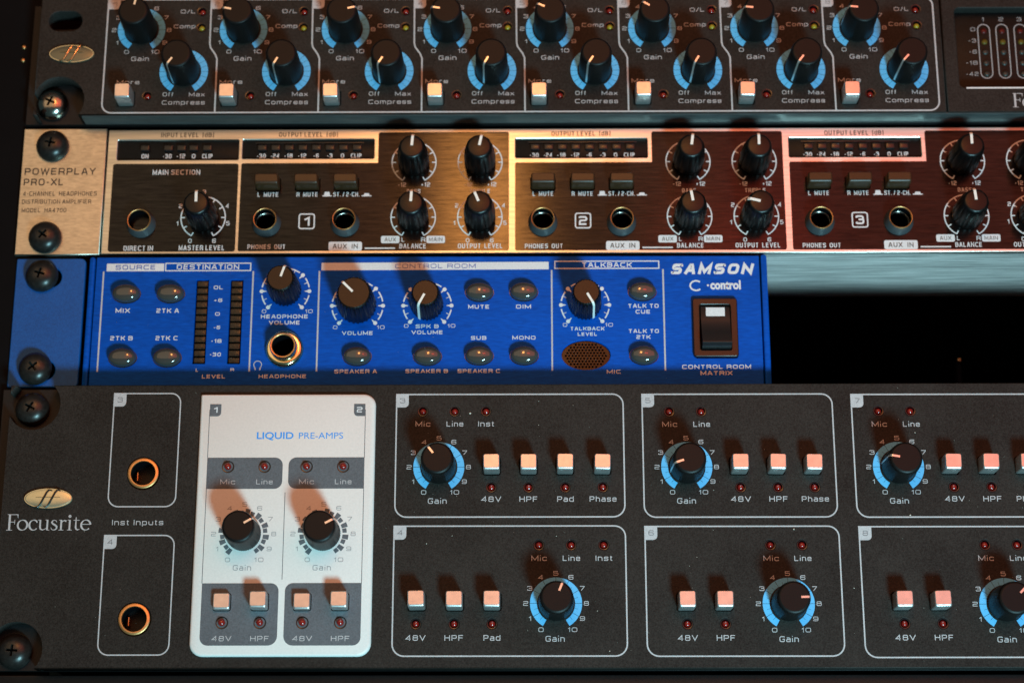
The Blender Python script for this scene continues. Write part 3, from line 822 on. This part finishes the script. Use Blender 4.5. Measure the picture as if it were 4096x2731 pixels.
lev = [('0', -3.9, 8.0, 1.3), ('6', 3.9, 8.0, 1.35), ('1', -8.3, 2.0, .8), ('2', -7.5, -4.0, 1.25), ('3', 0, -8.9, 1.2), ('4', 7.7, -4.0, 1.25), ('5', 8.15, 2.0, 1.25)]
eq = [('-12', -3.8, 7.8, 2.8), ('+12', 3.9, 7.75, 3.1)]
beh_knob(60.5, 31.4, -1, lev)
angs = [(5, 12, 3, -22), (8, 0, -9, -76), (0, 5, -5, -40), (0, 5, -5, -40)]
for c in range(4):
    d = (c - 1) * BP
    meter_strip(162.0 + d, 205.2 + d, [168.4 + d + i * 4.46 for i in range(8)], [(x + d, s, w) for x, s, w in ((168.1, '-30', 3.1), (172.6, '-24', 3.0), (177.0, '-18', 2.9), (181.5, '-12', 2.9), (186.1, '-6', 1.9), (190.6, '-3', 1.9), (194.8, '0', 1.2), (199.3, 'CLIP', 3.6))])
    T('OUTPUT LEVEL  [dB]', 183.5 + d, 2.4, 19.5, 1.75, M['ink'], amp, HB, .01)
    for s, x, w in (('L  MUTE', 170.95, 6.95), ('R  MUTE', 183.75, 7.1), ('ST. / 2-CH.', 196.5, 8.7)):
        T(s, x + d, 23.5, w, 1.65, M['printw'], amp, HB, .014)
    ic = cached('ic1', lambda: flat([[(-1.5, .8), (1.5, .8), (1.5, .45), (1.0, .45), (.75, -.8), (-.75, -.8), (-1.0, .45), (-1.5, .45)]], 'symbol'))
    put('switch_symbol', ic, M['printw'], amp, 190.2 + d, 23.4, HB)
    ic = cached('ic2', lambda: flat([[(-1.6, .8), (1.6, .8), (1.6, .45), (1.0, .45), (.75, -.25), (-.75, -.25), (-1.0, .45), (-1.6, .45)]], 'symbol'))
    put('switch_symbol', ic, M['printw'], amp, 203.1 + d, 23.4, HB)
    T('PHONES  OUT', 171.1 + d, 41.5, 12.4, 1.7, M['printw'], amp, HB, .014)
    put('label_plate', cached('lp1', lambda: flat([rrect(-5.4, -1.55, 5.4, 1.55, .6, 4)], 'lp')), M['printw'], amp, 196.6 + d, 41.4, HB)
    T('AUX  IN', 196.6 + d, 41.4, 8.2, 1.75, M['ink'], amp, HB + .03, .012)
    put('rule_line', cached('rl', lambda: flat([[(-4.9, -.22), (4.9, -.22), (4.9, .22), (-4.9, .22)]], 'rl')), M['printw'], amp, 207.8 + d, 42.1, HB)
    for x, s in ((211.1, 'AUX'), (225.8, 'MAIN')):
        put('label_plate', cached('lp2', lambda: flat([rrect(-3.0, -1.25, 3.0, 1.25, .55, 4)], 'lp')), M['printw'], amp, x + d, 39.15, HB)
        T(s, x + d, 39.15, 3.8 if s == 'AUX' else 4.5, 1.45, M['ink'], amp, HB + .03, .006)
    T('L', 215.25 + d, 39.2, 1.15, 1.6, M['printw'], amp, HB, .01, name='scale_number')
    T('R', 221.75 + d, 39.2, 1.5, 1.6, M['printw'], amp, HB, .01, name='scale_number')
    T('BALANCE', 218.4 + d, 41.4, 8.8, 1.75, M['printw'], amp, HB, .014)
    T('OUTPUT  LEVEL', 240.2 + d, 41.4, 14.6, 1.75, M['printw'], amp, HB, .014)
    T('BASS', 218.4 + d, 22.5, 4.6, 1.55, M['printw'], amp, HB, .01)
    T('TREBLE', 240.0 + d, 22.5, 6.9, 1.55, M['printw'], amp, HB, .01)
    put('number_frame', cached('nf', lambda: strokes([(rrect(-2.45, -2.5, 2.45, 2.5, .7, 5), .42, True)], 'nf')), M['printw'], amp, 183.85 + d, 32.8, HB)
    T(str(c + 1), 183.85 + d, 32.8, 2.1 if c == 0 else 2.9, 3.2, M['printw'], amp, HB, .035, name='channel_number')
    a = angs[c]
    beh_knob(218.4 + d, 12.4, a[0], eq); beh_knob(240.03 + d, 12.4, a[1], eq)
    beh_knob(218.4 + d, 31.5, a[2], []); beh_knob(240.03 + d, 31.5, a[3], lev)
for x, v in jk:
    j = put('jack', cached('bj', lambda: jack_mesh(3.35, 3.75, 4.0, 4.75)), M['collar'], amp, x, v, 0)
    local('ring', cached('bjr', lambda: ring_mesh(3.42, 3.85, 4.05)), M['brass'], j)
    local('socket_well', cached('bjw', lambda: well(3.45, 11)), M['void'], j, 0, 0, 3.7)
for x, v in bt:
    put('button', cached('bb', lambda: button_mesh(7.7, 3.6, 5.6, bev=1.1)), M['switch_cap'], amp, x, v, 0)
for s, x, v, w, ch in (('POWERPLAY', 12.95, 15.3, 23.4, 2.5), ('PRO-XL', 7.8, 19.0, 13.2, 2.5), ('4-CHANNEL  HEADPHONES', 13.4, 23.05, 24.2, 1.7), ('DISTRIBUTION AMPLIFIER', 12.5, 25.85, 22.7, 1.6), ('MODEL  HA4700', 8.6, 28.8, 14.7, 1.6)):
    T(s, x, v, w, ch, M['ink'], amp, .35, .012 if ch > 2 else .006)

# ================================================================ half-width monitor controller (blue)
ctl = thing('monitor_controller', 'half-width blue control room unit with white lettering and clear dome buttons', 'audio controller', 134, 88, 0)
HS = .35
domes = [(37.2, 57.6, 1), (51.4, 57.6, 1), (37.2, 78.9, 1), (51.4, 78.9, 1), (150.4, 57.4, 0), (164.6, 57.3, 0), (111.7, 78.6, 0), (134.0, 78.6, 0), (150.4, 78.5, 0), (164.7, 78.5, 0), (202.5, 57.3, 0), (202.6, 78.5, 0)]
sh = [rrect(59.4, 52.75, 63.4, 80.8, .25, 2), rrect(70.4, 52.75, 74.5, 80.8, .25, 2), circle(184.25, 78.15, 7.75, 4.95, 48), circle(88.4, 76.0, 3.8, n=24), rrect(218.9, 60.6, 232.4, 79.3, .6, 3)]
rackput('front_panel', holed([(26.9, 45.1), (240.3, 45.1), (240.3, 88.4), (26.9, 88.4)], sh, -1.6, HS, .18, 'front_panel'), M['blue'], ctl)
rackput('side_trim', block(24.7, 45.0, 26.5, 88.5, -40, .7, .5, .8), M['blue'], ctl)
rackput('side_trim', block(240.7, 44.8, 242.7, 88.5, -40, .9, .5, .8), M['blue'], ctl)
rackput('chassis', box(25.2, 45.4, 242.2, 88.2, -150, -13, .5), M['plate_dark'], ctl)
rackput('ear_bracket', holed(rrect(.9, 45.2, 23.3, 88.3, (.6, 1.6, 1.6, .6), 4), [slot(10.6, 51.6, 3.2, 2.0), slot(10.6, 82.6, 3.2, 2.0)], -1.9, -.2, .3, 'ear'), M['blue_ear'], ctl)
HQ = HS + .04
for x in (29.4, 77.6, 98.9): rackput('divider_line', flat([[(x - .25, 49.9), (x + .25, 49.9), (x + .25, 83.4), (x - .25, 83.4)]], 'dl', HQ), M['print'], ctl)
for x, a in ((173.55, 49.8), (209.3, 49.6)): rackput('divider_line', flat([[(x - .25, a), (x + .25, a), (x + .25, 83.4), (x - .25, 83.4)]], 'dl', HQ), M['print'], ctl)
rackput('heading_bar', flat([[(30.3, 47.25), (48.8, 47.25), (48.8, 49.85), (30.3, 49.85)]], 'hb', HQ), M['printw'], ctl)
rackput('heading_bar', flat([[(99.5, 47.15), (172.6, 47.0), (172.6, 49.55), (99.5, 49.7)]], 'hb', HQ), M['printw'], ctl)
rackput('heading_frame', strokes([([(49.3, 47.2), (76.7, 47.2), (76.7, 49.7), (49.3, 49.7)], .35, True)], 'hf'), M['printw'], ctl).location += Vector((0, -HQ * MM, 0))
rackput('heading_frame', strokes([([(174.6, 46.85), (208.0, 46.85), (208.0, 49.3), (174.6, 49.3)], .35, True)], 'hf'), M['printw'], ctl).location += Vector((0, -HQ * MM, 0))
M['bluefill'] = mat('blue_ink_on_bar', (.012, .075, .36), .45, spec=.3)
T('SOURCE', 39.6, 48.55, 13.0, 1.7, M['bluefill'], ctl, HQ + .04, .01)
T('DESTINATION', 62.95, 48.45, 20.2, 1.75, M['printw'], ctl, HQ, .02)
T('CONTROL ROOM', 136.2, 48.35, 26.0, 1.6, M['bluefill'], ctl, HQ + .04, .004)
T('TALKBACK', 191.3, 48.1, 16.2, 1.75, M['printw'], ctl, HQ, .02)
for s, x, v, w, ch in (('MIX', 36.3, 63.1, 4.7, 1.57), ('2TK A', 50.7, 63.15, 7.3, 1.57), ('2TK B', 36.45, 72.3, 7.3, 1.55), ('2TK C', 50.85, 72.3, 7.2, 1.55), ('OL', 66.6, 55.4, 3.1, 1.35), ('+6', 66.7, 59.7, 2.8, 1.26), ('0', 66.7, 64.3, 1.65, 1.25), ('-6', 66.7, 68.8, 2.2, 1.25), ('-18', 66.7, 73.3, 3.5, 1.36), ('-30', 66.6, 77.75, 3.7, 1.36), ('L', 61.0, 82.9, .9, 1.1), ('R', 72.2, 82.8, 1.3, 1.1), ('LEVEL', 66.4, 85.0, 7.5, 1.35),
                       ('HEADPHONE', 88.15, 65.2, 15.2, 1.4), ('VOLUME', 88.2, 67.25, 10.0, 1.4), ('HEADPHONE', 88.2, 85.0, 15.2, 1.3), ('VOLUME', 111.6, 70.8, 10.0, 1.35), ('SPK B', 133.75, 68.6, 7.5, 1.35), ('VOLUME', 133.8, 70.6, 10.1, 1.35), ('MUTE', 150.2, 62.1, 6.9, 1.42), ('DIM', 164.5, 62.1, 4.9, 1.42), ('SUB', 150.2, 72.5, 5.0, 1.35), ('MONO', 164.6, 72.45, 7.5, 1.35), ('SPEAKER A', 111.3, 83.45, 13.6, 1.4), ('SPEAKER B', 133.8, 83.4, 13.6, 1.35), ('SPEAKER C', 150.3, 83.4, 13.6, 1.35),
                       ('TALKBACK', 184.8, 69.5, 11.0, 1.3), ('LEVEL', 184.8, 71.3, 6.3, 1.25), ('MIC', 193.0, 83.75, 4.55, 1.35), ('TALK TO', 202.75, 61.95, 9.9, 1.45), ('CUE', 202.6, 63.9, 4.8, 1.4), ('TALK TO', 202.7, 70.35, 9.8, 1.4), ('2TK', 202.6, 72.3, 4.6, 1.4), ('CONTROL ROOM', 225.5, 82.2, 21.9, 1.45), ('MATRIX', 225.4, 84.25, 10.2, 1.45)):
    T(s, x, v, w, ch, M['printw'], ctl, HQ, .022)
T('SAMSON', 225.2, 49.55, 26.2, 3.7, M['printw'], ctl, HQ, .07, .28, wt=.27)
rackput('lettering', strokes([([(223.4 - 3.6 + 1.75 * math.cos(R(a)) * 1.08, 55.2 + 1.62 * math.sin(R(a))) for a in range(-48, -316, -14)], .5, False)], 'c'), M['printw'], ctl).location += Vector((0, -HQ * MM, 0))
put('lettering', flat([circle(0, 0, .35, n=12)], 'dot'), M['printw'], ctl, 223.6, 55.1, HQ)
T('control', 229.2, 54.95, 9.9, 2.9, M['printw'], ctl, HQ, .04, plain=True)
# headphone symbol
put('headphone_symbol', strokes([(arc(0, 0, 1.25, -150, 150, 20), .25, False), ([(-.9, 1.05), (-.65, 1.75)], .38, False), ([(.9, 1.05), (.65, 1.75)], .38, False)], 'hs', .003), M['print'], ctl, 80.2, 81.2, HQ)


def sam_scale(x, v, r, lab, lr=1.0):
    def f():
        ps = []
        for a in range(-135, 136, 45):
            if a < 135:
                b0, b1 = a + 45 * .22, a + 45 * .78
                ps.append((arc(0, 0, r, b0, b1, 8), .42, False))
                am = a + 22.5
                ps.append(([(r * math.sin(R(am)), -r * math.cos(R(am))), ((r - 1.2) * math.sin(R(am)), -(r - 1.2) * math.cos(R(am)))], .2, False))
            ps.append(([((r + .0) * math.sin(R(a)), -(r + .0) * math.cos(R(a))), ((r - 1.55) * math.sin(R(a)), -(r - 1.55) * math.cos(R(a)))], [.8, .2], False))
        return strokes(ps, 'scale_arc', .002)
    put('scale_arc', cached(('ss', r), f), M['printw'], ctl, x, v, HQ)
    for a in range(-135, 136, 45): put('scale_dot', cached('sd', lambda: flat([circle(0, 0, .66, n=18)], 'dot')), M['printw'], ctl, x + r * math.sin(R(a)), v - r * math.cos(R(a)), HQ + .03)
    T('0', x - r * .707 - lab[0], v + r * .707 + lab[1], 1.5, 1.3, M['printw'], ctl, HQ, .005, name='scale_number')
    T('10', x + r * .707 + lab[2], v + r * .707 + lab[1], 2.6, 1.3, M['printw'], ctl, HQ, .005, name='scale_number')


sam_scale(88.19, 56.75, 7.65, (1.2, 1.3, 2.3)); knob_ridged(ctl, 88.19, 56.75, HS, 4.2, 13.7, 18)
sam_scale(111.4, 61.7, 8.15, (1.2, 1.4, 1.8)); knob_ridged(ctl, 111.4, 61.7, HS, 5.15, 13.7, -45)
sam_scale(133.75, 61.7, 7.7, (1.2, 1.3, 2.3)); knob_ridged(ctl, 133.75, 61.7, HS, 4.2, 13.7, -152)
sam_scale(184.16, 61.6, 7.7, (1.0, 1.2, 2.1)); knob_ridged(ctl, 184.16, 61.6, HS, 4.2, 13.7, 150)


def dome_mesh():
    me = lathe([(1.0, 0), (1.0, .34), (.965, .56), (.88, .74), (.72, .87), (.5, .945), (.25, .985), (0, 1.0)], 44, None, 'dome_button', 70, (False, False))
    for q in me.vertices: q.co = (q.co.x * 4.45, q.co.y * 3.0, q.co.z * 2.95)
    return me


for i, (x, v, _) in enumerate(domes):
    b = put('button', cached('dome', dome_mesh), M['dome'], ctl, x, v, HS)
    local('button_skirt', cached('skirt', lambda: strokes([(circle(0, 0, 4.5, 3.05, 36), .3, True)], 'skirt')), M['gloss_black'], b, 0, 0, .05)
for x0, x1 in ((59.4, 63.4), (70.4, 74.5)):
    rackput('meter_window', block(x0 - .3, 52.5, x1 + .3, 81.1, -3, -1.4, .1, .2), M['void'], ctl)
    for i in range(12):
        put('meter_led', cached('sled', lambda: block(-1.7, -.95, 1.7, .95, -1.4, -.25, .2, .2, 'meter_led')), M['led_brown'], ctl, (x0 + x1) / 2, 54.0 + i * 2.32, 0)
# microphone grille
hx = []
for r_ in range(-5, 6):
    for c in range(-8, 9):
        x = c * 1.06 + (.53 if r_ % 2 else 0); v = r_ * .92
        if (x / 6.9) ** 2 + (v / 4.25) ** 2 < 1: hx.append(circle(x, v, .36, n=8))
g = put('microphone_grille', holed(circle(0, 0, 7.7, 4.9, 40), hx, -.35, 0, .04, 'grille'), M['mesh_metal'], ctl, 184.25, 78.15, -.75)
rackput('microphone_cavity', block(176, 72.7, 192.6, 83.7, -6, -3.2, .1, .2), M['void'], ctl)
# headphone jack with its chrome nut
j = put('jack', lathe([(6.05, 0), (6.05, .7), (5.7, 1.5), (5.1, 1.9), (4.5, 1.9), (4.45, 1.5), (4.3, 1.5), (4.25, 4.4), (4.05, 4.7)], 60, None, 'jack', 40, (False, False)), M['chrome'], ctl, 88.6, 76.2, HS)
local('ring', cached('sjr', lambda: ring_mesh(3.45, 4.1, 4.9)), M['brass'], j)
local('socket_well', cached('bjw2', lambda: well(3.5, 12)), M['void'], j, 0, 0, 4.5)
# rocker switch
put('switch_frame', holed(rrect(-7.15, -9.7, 7.15, 9.7, .9, 5), [rrect(-4.85, -7.5, 4.85, 7.5, .5, 4)], -.4, 1.3, .3, 'switch_frame'), M['bezel'], ctl, 225.45, 69.5, HS)
bm = bmesh.new()
pr = [(-7.3, -3.0), (-7.3, .2), (-6.7, .55), (-2.5, 1.1), (2.0, 2.6), (5.4, 4.9), (5.95, 5.0), (6.3, 4.6), (7.0, 2.6), (7.2, .5), (7.2, -3.0)]
rows = [[bm.verts.new(V3(sx, v, h)) for v, h in pr] for sx in (-4.6, 4.6)]
for i in range(len(pr)):
    k2 = (i + 1) % len(pr); bm.faces.new((rows[0][i], rows[0][k2], rows[1][k2], rows[1][i]))
bm.faces.new(rows[0]); bm.faces.new(rows[1])
rk = put('rocker', finish(bm, 'rocker', 30), M['rocker'], ctl, 225.55, 69.5, HS)
local('indicator_mark', flat([[(-3.0, -6.6), (3.0, -6.6), (3.0, -3.7), (-3.0, -3.7)]], 'mark'), M['printw'], rk, 0, 0, 1.15)
rackput('switch_cavity', block(219, 60.5, 232.3, 79.4, -6, -3.5, .1, .2), M['void'], ctl)

# ================================================================ 2U audio interface (bottom)
HF = 7.26
itf = thing('audio_interface', 'large charcoal audio interface at the bottom with a white panel and grey outlined channels', 'audio interface', 241.3, 177.5, 0)
HG = HF + .04
led_s = []; but_s = []
fx = lambda x: x - (x - 164.8) * .007
rowA = 115.75; rowB = 157.5
secs = [  # outline, tab number, knob, leds, leds with labels, buttons
    dict(o=(125.0, 92.9, 195.35, 131.6), t='3', k=(138.31, 116.0, -38), l=[(133.2, 'Mic', 4.73), (143.1, 'Line', 5.3), (152.8, 'Inst', 5.1)], lv=98.3, tv=102.35, b=[(154.5, '48V', 6.2), (165.9, 'HPF', 5.7), (177.2, 'Pad', 5.2), (188.7, 'Phase', 8.35)], row=rowA),
    dict(o=(124.9, 134.4, 195.35, 173.75), t='4', k=(174.09, 158.0, 22), l=[(169.0, 'Mic', 4.8), (178.8, 'Line', 5.4), (188.7, 'Inst', 5.27)], lv=140.25, tv=144.3, b=[(131.9, '48V', 6.1), (143.4, 'HPF', 5.8), (154.8, 'Pad', 5.2)], row=rowB),
    dict(o=(201.25, 93.0, 260.2, 131.75), t='5', k=(214.58, 116.1, -108), l=[(209.6, 'Mic', 4.73), (219.5, 'Line', 5.3)], lv=98.5, tv=102.6, b=[(230.9, '48V', 6.2), (242.4, 'HPF', 5.8), (253.6, 'Phase', 8.4)], row=rowA + .1),
    dict(o=(201.3, 134.6, 260.25, 173.85), t='6', k=(244.1, 158.2, 88), l=[(239.3, 'Mic', 4.8), (248.9, 'Line', 5.3)], lv=140.35, tv=144.45, b=[(213.5, '48V', 6.1), (224.9, 'HPF', 5.7)], row=rowB + .1),
    dict(o=(266.15, 93.2, 325.1, 131.85), t='7', k=(279.6, 116.2, -80), l=[(274.4, 'Mic', 4.8), (284.3, 'Line', 5.3)], lv=98.5, tv=102.7, b=[(296.2, '48V', 6.1), (307.7, 'HPF', 5.8), (319.2, 'Phase', 8.4)], row=rowA + .15),
    dict(o=(266.4, 134.8, 325.4, 174.3), t='8', k=(309.2, 158.4, 45), l=[(304.3, 'Mic', 4.8), (314.1, 'Line', 5.3)], lv=140.4, tv=144.5, b=[(278.6, '48V', 6.2), (290.1, 'HPF', 5.7)], row=rowB + .1)]
fh = [circle(47.35, 117.8, 5.0, n=40), circle(47.15, 162.6, 5.0, n=40)]
for s in secs:
    for x, n, w in s['b']:
        fh.append(sq(fx(x), s['row'])); fh.append(circle(x, s['row'] + 6.6, 1.55, n=20))
    for x, n, w in s['l']: fh.append(circle(x, s['lv'], 1.5, n=20))
fp = holed([(4.4, 89.6), (478, 89.6), (478, 177.35), (4.4, 177.35)], fh, 1.5, HF, .35, 'front_panel')
nn = []
for cx, cv in ((12.0, 95.7), (11.8, 171.6)):
    q = lathe([(8.3, 1.0), (8.3, 12)], 48, None, 'cutter'); q.transform(Matrix.Translation(W(cx, cv) - W(0, 0))); nn.append(q)
rackput('front_panel', cut(fp, nn), M['plate'], itf)
rackput('ear_plate', holed([(.4, 89.4), (482, 89.4), (482, 177.4), (.4, 177.4)], [slot(10.2, 95.8, 3.0, 1), slot(10.4, 171.4, 3.0, 1)], -1, 1.4, .2, 'ear'), M['plate_dark'], itf)
rackput('chassis', box(22, 89.8, 460, 177.2, -260, -1.2), M['rack'], itf)
badge(itf, 18.7, 125.7, HF, 'gold', 'pale gold oval badge, dark reflection put into its letter colour')
serif_word(itf, 6.3, 135.5, 26.0, HG, M['print'])
T('Inst Inputs', 46.5, 133.1, 15.8, 1.75, M['print'], itf, HG, .006)
for a, b, c, d, t in ((37.0, 92.4, 57.7, 128.2, '3'), (36.65, 137.1, 58.0, 173.3, '4')):
    rackput('outline', strokes([(rrect(a, b, c, d, (0, 3, 3.2, 3.2), 8), .38, True)], 'o'), M['print'], itf).location += Vector((0, -HG * MM, 0))
    put('number_tab', cached('tab2', lambda: flat([rrect(-.2, -.2, 3.75, 4.15, (0, 0, 1.3, 0), 5)], 'tab')), M['print'], itf, a, b, HG + .01)
    T(t, a + 1.85, b + 2.0, 1.75, 1.75, M['tab_ink'], itf, HG + .03, name='tab_number')
for x, v in ((47.35, 117.8), (47.15, 162.6)):
    j = put('jack', cached('fj', lambda: ring_mesh(3.75, 4.85, .45, 10)), M['brass'], itf, x, v, HF)
    local('socket_well', cached('fjw', lambda: lathe([(3.8, .3), (3.7, -12), (0, -12)], 36, None, 'well', 40, (False, False))), M['void'], j, 0, 0, -.4)
    local('contact', cached('fc', lambda: block(-.22, -1.3, .22, 1.5, 0, 2, .2, .2, 'contact')), M['brass'], j, -2.5, .1, -5.5)
b_f = cached('bf', lambda: button_mesh(5.0, 5.0, 6.4))
for s in secs:
    x0, v0, x1, v1 = s['o']
    rackput('outline', strokes([(rrect(x0, v0, x1, v1, (0, 3.3, 3.6, 3.6), 8), .42, True)], 'o'), M['print'], itf).location += Vector((0, -HG * MM, 0))
    put('number_tab', cached('tab2', lambda: None), M['print'], itf, x0, v0, HG + .01)
    T(s['t'], x0 + 1.85, v0 + 2.0, 1.75, 1.75, M['tab_ink'], itf, HG + .03, name='tab_number')
    kx, kv, ka = s['k']
    put('scale_ring', scale_ring(), M['cyan'], itf, kx, kv, HG)
    number_ring(itf, kx, kv, 9.12, HG, M['print'])
    knob_focus(itf, kx, kv, HF, 12.6, ka)
    T('Gain', kx - .35, kv + 10.6, 5.9, 1.85, M['print'], itf, HG, .006)
    for x, n, w in s['l']:
        led_round(itf, x, s['lv'], HF - .1, M['led_red'])
        T(n, x + .05, s['tv'], w, 1.75, M['print'], itf, HG, .006)
    for x, n, w in s['b']:
        g_ = jig(); put('button', b_f, M['silver'], itf, fx(x) + g_[0], s['row'] + g_[1], HF + g_[2], g_[3])
        led_round(itf, x, s['row'] + 6.6, HF - .1, M['led_red'])
        T(n, x, s['row'] + (10.3 if s['row'] < 140 else 10.8), w, 1.8, M['print'], itf, HG, .006)
# white panel
WP = HF + 1.3
wp = put('white_panel', block(64.2, 93.0, 118.6, 173.9, HF - .2, WP, .55, .2, 'white_panel'), M['white_panel'], itf)
bpy.data.meshes.remove(wp.data) if False else None


def wfn(k):
    i = (0, 0, .25, .7)[k]
    return rrect(64.2 + i, 93.0 + i * .6, 118.6 - i, 173.9 - i, (.4, 3.6, 4.0, 4.0), 8)


wp.data = layers(wfn, (HF - .2, WP - .7, WP - .2, WP), 'white_panel', 40); wp.data.materials.append(M['white_panel'])
WH = WP + .03
rackput('printed_field', flat([rrect(67.1, 113.2, 90.4, 123.0, (0, 2.4, 2.4, 0), 6)], 'f', WH), M['ring_dark'], itf)
rackput('printed_field', flat([rrect(92.2, 113.15, 115.5, 122.95, (2.4, 0, 0, 2.4), 6)], 'f', WH), M['ring_dark'], itf)
rackput('printed_field', flat([rrect(67.3, 152.0, 90.5, 170.7, (0, 2.4, 2.8, 2.4), 6)], 'f', WH), M['ring_dark'], itf)
rackput('printed_field', flat([rrect(92.4, 151.95, 115.5, 170.7, (2.4, 0, 2.4, 2.8), 6)], 'f', WH), M['ring_dark'], itf)
for x, a, b in ((67.15, 98, 113.2), (67.25, 123, 152), (115.45, 98, 113.2), (115.45, 122.9, 152), (91.4, 124.1, 150.9)):
    rackput('rule_line', flat([[(x - .1, a), (x + .1, a), (x + .1, b), (x - .1, b)]], 'r', WH), M['ring_dark'], itf)
for x, s, rr_ in ((67.2, '1', (0, 0, 1.2, 0)), (111.9, '2', (0, 0, 0, 1.2))):
    rackput('number_tab', flat([rrect(x, 96.2, x + 3.5, 100.1, rr_, 5)], 't', WH + .01), M['ring_dark'], itf)
    T(s, x + 1.75, 98.05, 1.4 if s == '1' else 1.9, 1.9, M['printw'], itf, WH + .04, .02, name='tab_number')
T('LIQUID', 87.75, 106.25, 11.5, 2.2, M['bluetext'], itf, WH, .02, plain=True)
T('PRE-AMPS', 101.9, 106.3, 13.8, 2.1, M['bluetext'], itf, WH, 0, plain=True)
for i, cx in enumerate((79.25, 103.41)):
    put('scale_ring', scale_ring(True), M['ring_dark'], itf, cx, 136.9, WH)
    number_ring(itf, cx, 136.95, 9.15, WH, M['greytext'], 1.5)
    knob_focus(itf, cx, 136.9, WP, 12.2, (60, 63)[i])
    T('Gain', cx - .1, 147.3, 5.7, 1.8, M['greytext'], itf, WH)
    d = cx - 79.25
    for x, n, w in ((73.7, 'Mic', 4.7), (84.95, 'Line', 5.2)):
        led_round(itf, x + d - .1, 116.1, WP + .03, M['led_red'], 1.6, 1.05, up=1.2)
        T(n, x + d, 120.8, w, 1.65, M['print'], itf, WH + .02, .008)
    for x, n, w, hh in ((73.8, '48V', 6.0, 2.0), (85.2, 'HPF', 5.75, 5.4)):
        put('button', cached(('bw', hh), lambda: button_mesh(5.0, 5.0, hh)), M['silver'], itf, x + d - .2, 157.7, WP, label='pressed in silver button' if hh < 3 else None)
        put('button_gap', cached('gap', lambda: flat([rrect(-2.75, -2.75, 2.75, 2.75, .8, 4)], 'gap')), M['void'], itf, x + d - .2, 157.7, WH + .015)
        led_round(itf, x + d, 163.9, WP + .03, M['led_red'], 1.6, 1.05, up=1.2)
        T(n, x + d + .1, 168.6, w, 1.7, M['print'], itf, WH + .02, .008)

# ================================================================ room wall behind the rack
wall = bpy.data.objects.new('wall', flat([[(-1500, -900), (1900, -900), (1900, 1100), (-1500, 1100)]], 'wall')); COL.objects.link(wall)
wall.location = W(0, 0, -520); wall.data.materials.append(mat('dark_room_wall', (.02, .016, .014), .8, spec=.2, speck=.4, speck_scale=60)); wall['kind'] = 'structure'

# ================================================================ rack screws
GS = 'screws holding the units to the left rail'
screw(9.3, -7.4, 1.6, 25, M['screw_chrome'], 'shiny worn nickel screw in the notch of the topmost unit, above the metal amplifier', GS)
screw(10.0, 6.6, .4, 10, M['screw_black'], 'dark pan-head screw on the metal amplifier ear, above the printed model name', GS)
screw(9.8, 38.4, .4, 40, M['screw_black'], 'dark pan-head screw on the metal amplifier ear, below the printed model name', GS)
screw(9.6, 51.4, -.1, 15, M['screw_black'], 'dark pan-head screw at the top of the blue ear bracket', GS)
screw(9.7, 82.4, -.1, 50, M['screw_black'], 'dark pan-head screw at the bottom of the blue ear bracket', GS)
screw(10.3, 96.1, 1.6, 30, M['screw_black'], 'dark screw in the upper notch of the bottom interface, left of its jack socket', GS)
screw(10.4, 171.6, 1.6, 5, M['screw_black'], 'dark screw in the lower notch of the bottom interface, at the lower left corner', GS)

# ================================================================ dust flecks
bm = bmesh.new()
spots = [(147.8, 98.9, .35), (169.2, 95.1, .14), (134.8, 139.8, .2), (142.6, 137.4, .16), (174.4, 137.5, .16), (169.1, 102.8, .12), (186.5, 160.3, .22), (190.0, 172.3, .25), (285.3, 105.4, .2), (246.6, 135.5, .3), (282.2, 131.2, .28), (264.0, 153.5, .18), (214.6, 146.7, .16), (216.9, 144.1, .14), (222.6, 123.4, .14), (165.5, 166.1, .12)]
for i in range(160): spots.append((random.uniform(22, 330), random.uniform(91, 176), random.uniform(.03, .10)))
spots = [(x, v, r, HF) for x, v, r in spots if not (63 < x < 120)]
for i in range(50): spots.append((random.uniform(30, 240), random.uniform(47, 87), random.uniform(.03, .08), HS))
for x, v, r, h in spots:
    k = [bm.verts.new(V3(x + r * random.uniform(.5, 1.2) * math.cos(a), v + r * random.uniform(.5, 1.2) * math.sin(a), h + .06)) for a in (0, 1.1, 2.2, 3.3, 4.4, 5.4)]
    top_ = bm.verts.new(V3(x, v, h + .06 + r * .8))
    for i in range(6): bm.faces.new((k[i], k[(i + 1) % 6], top_))
du = bpy.data.objects.new('dust', finish(bm, 'dust')); COL.objects.link(du); du.location = W(0, 0, 0)
du.data.materials.append(M['dust']); du['kind'] = 'stuff'; du['label'] = 'pale specks of dust lying on the front panels'; du['category'] = 'dust'
# keep objects at their rack positions: parts built in rack coordinates share the origin of the rack front
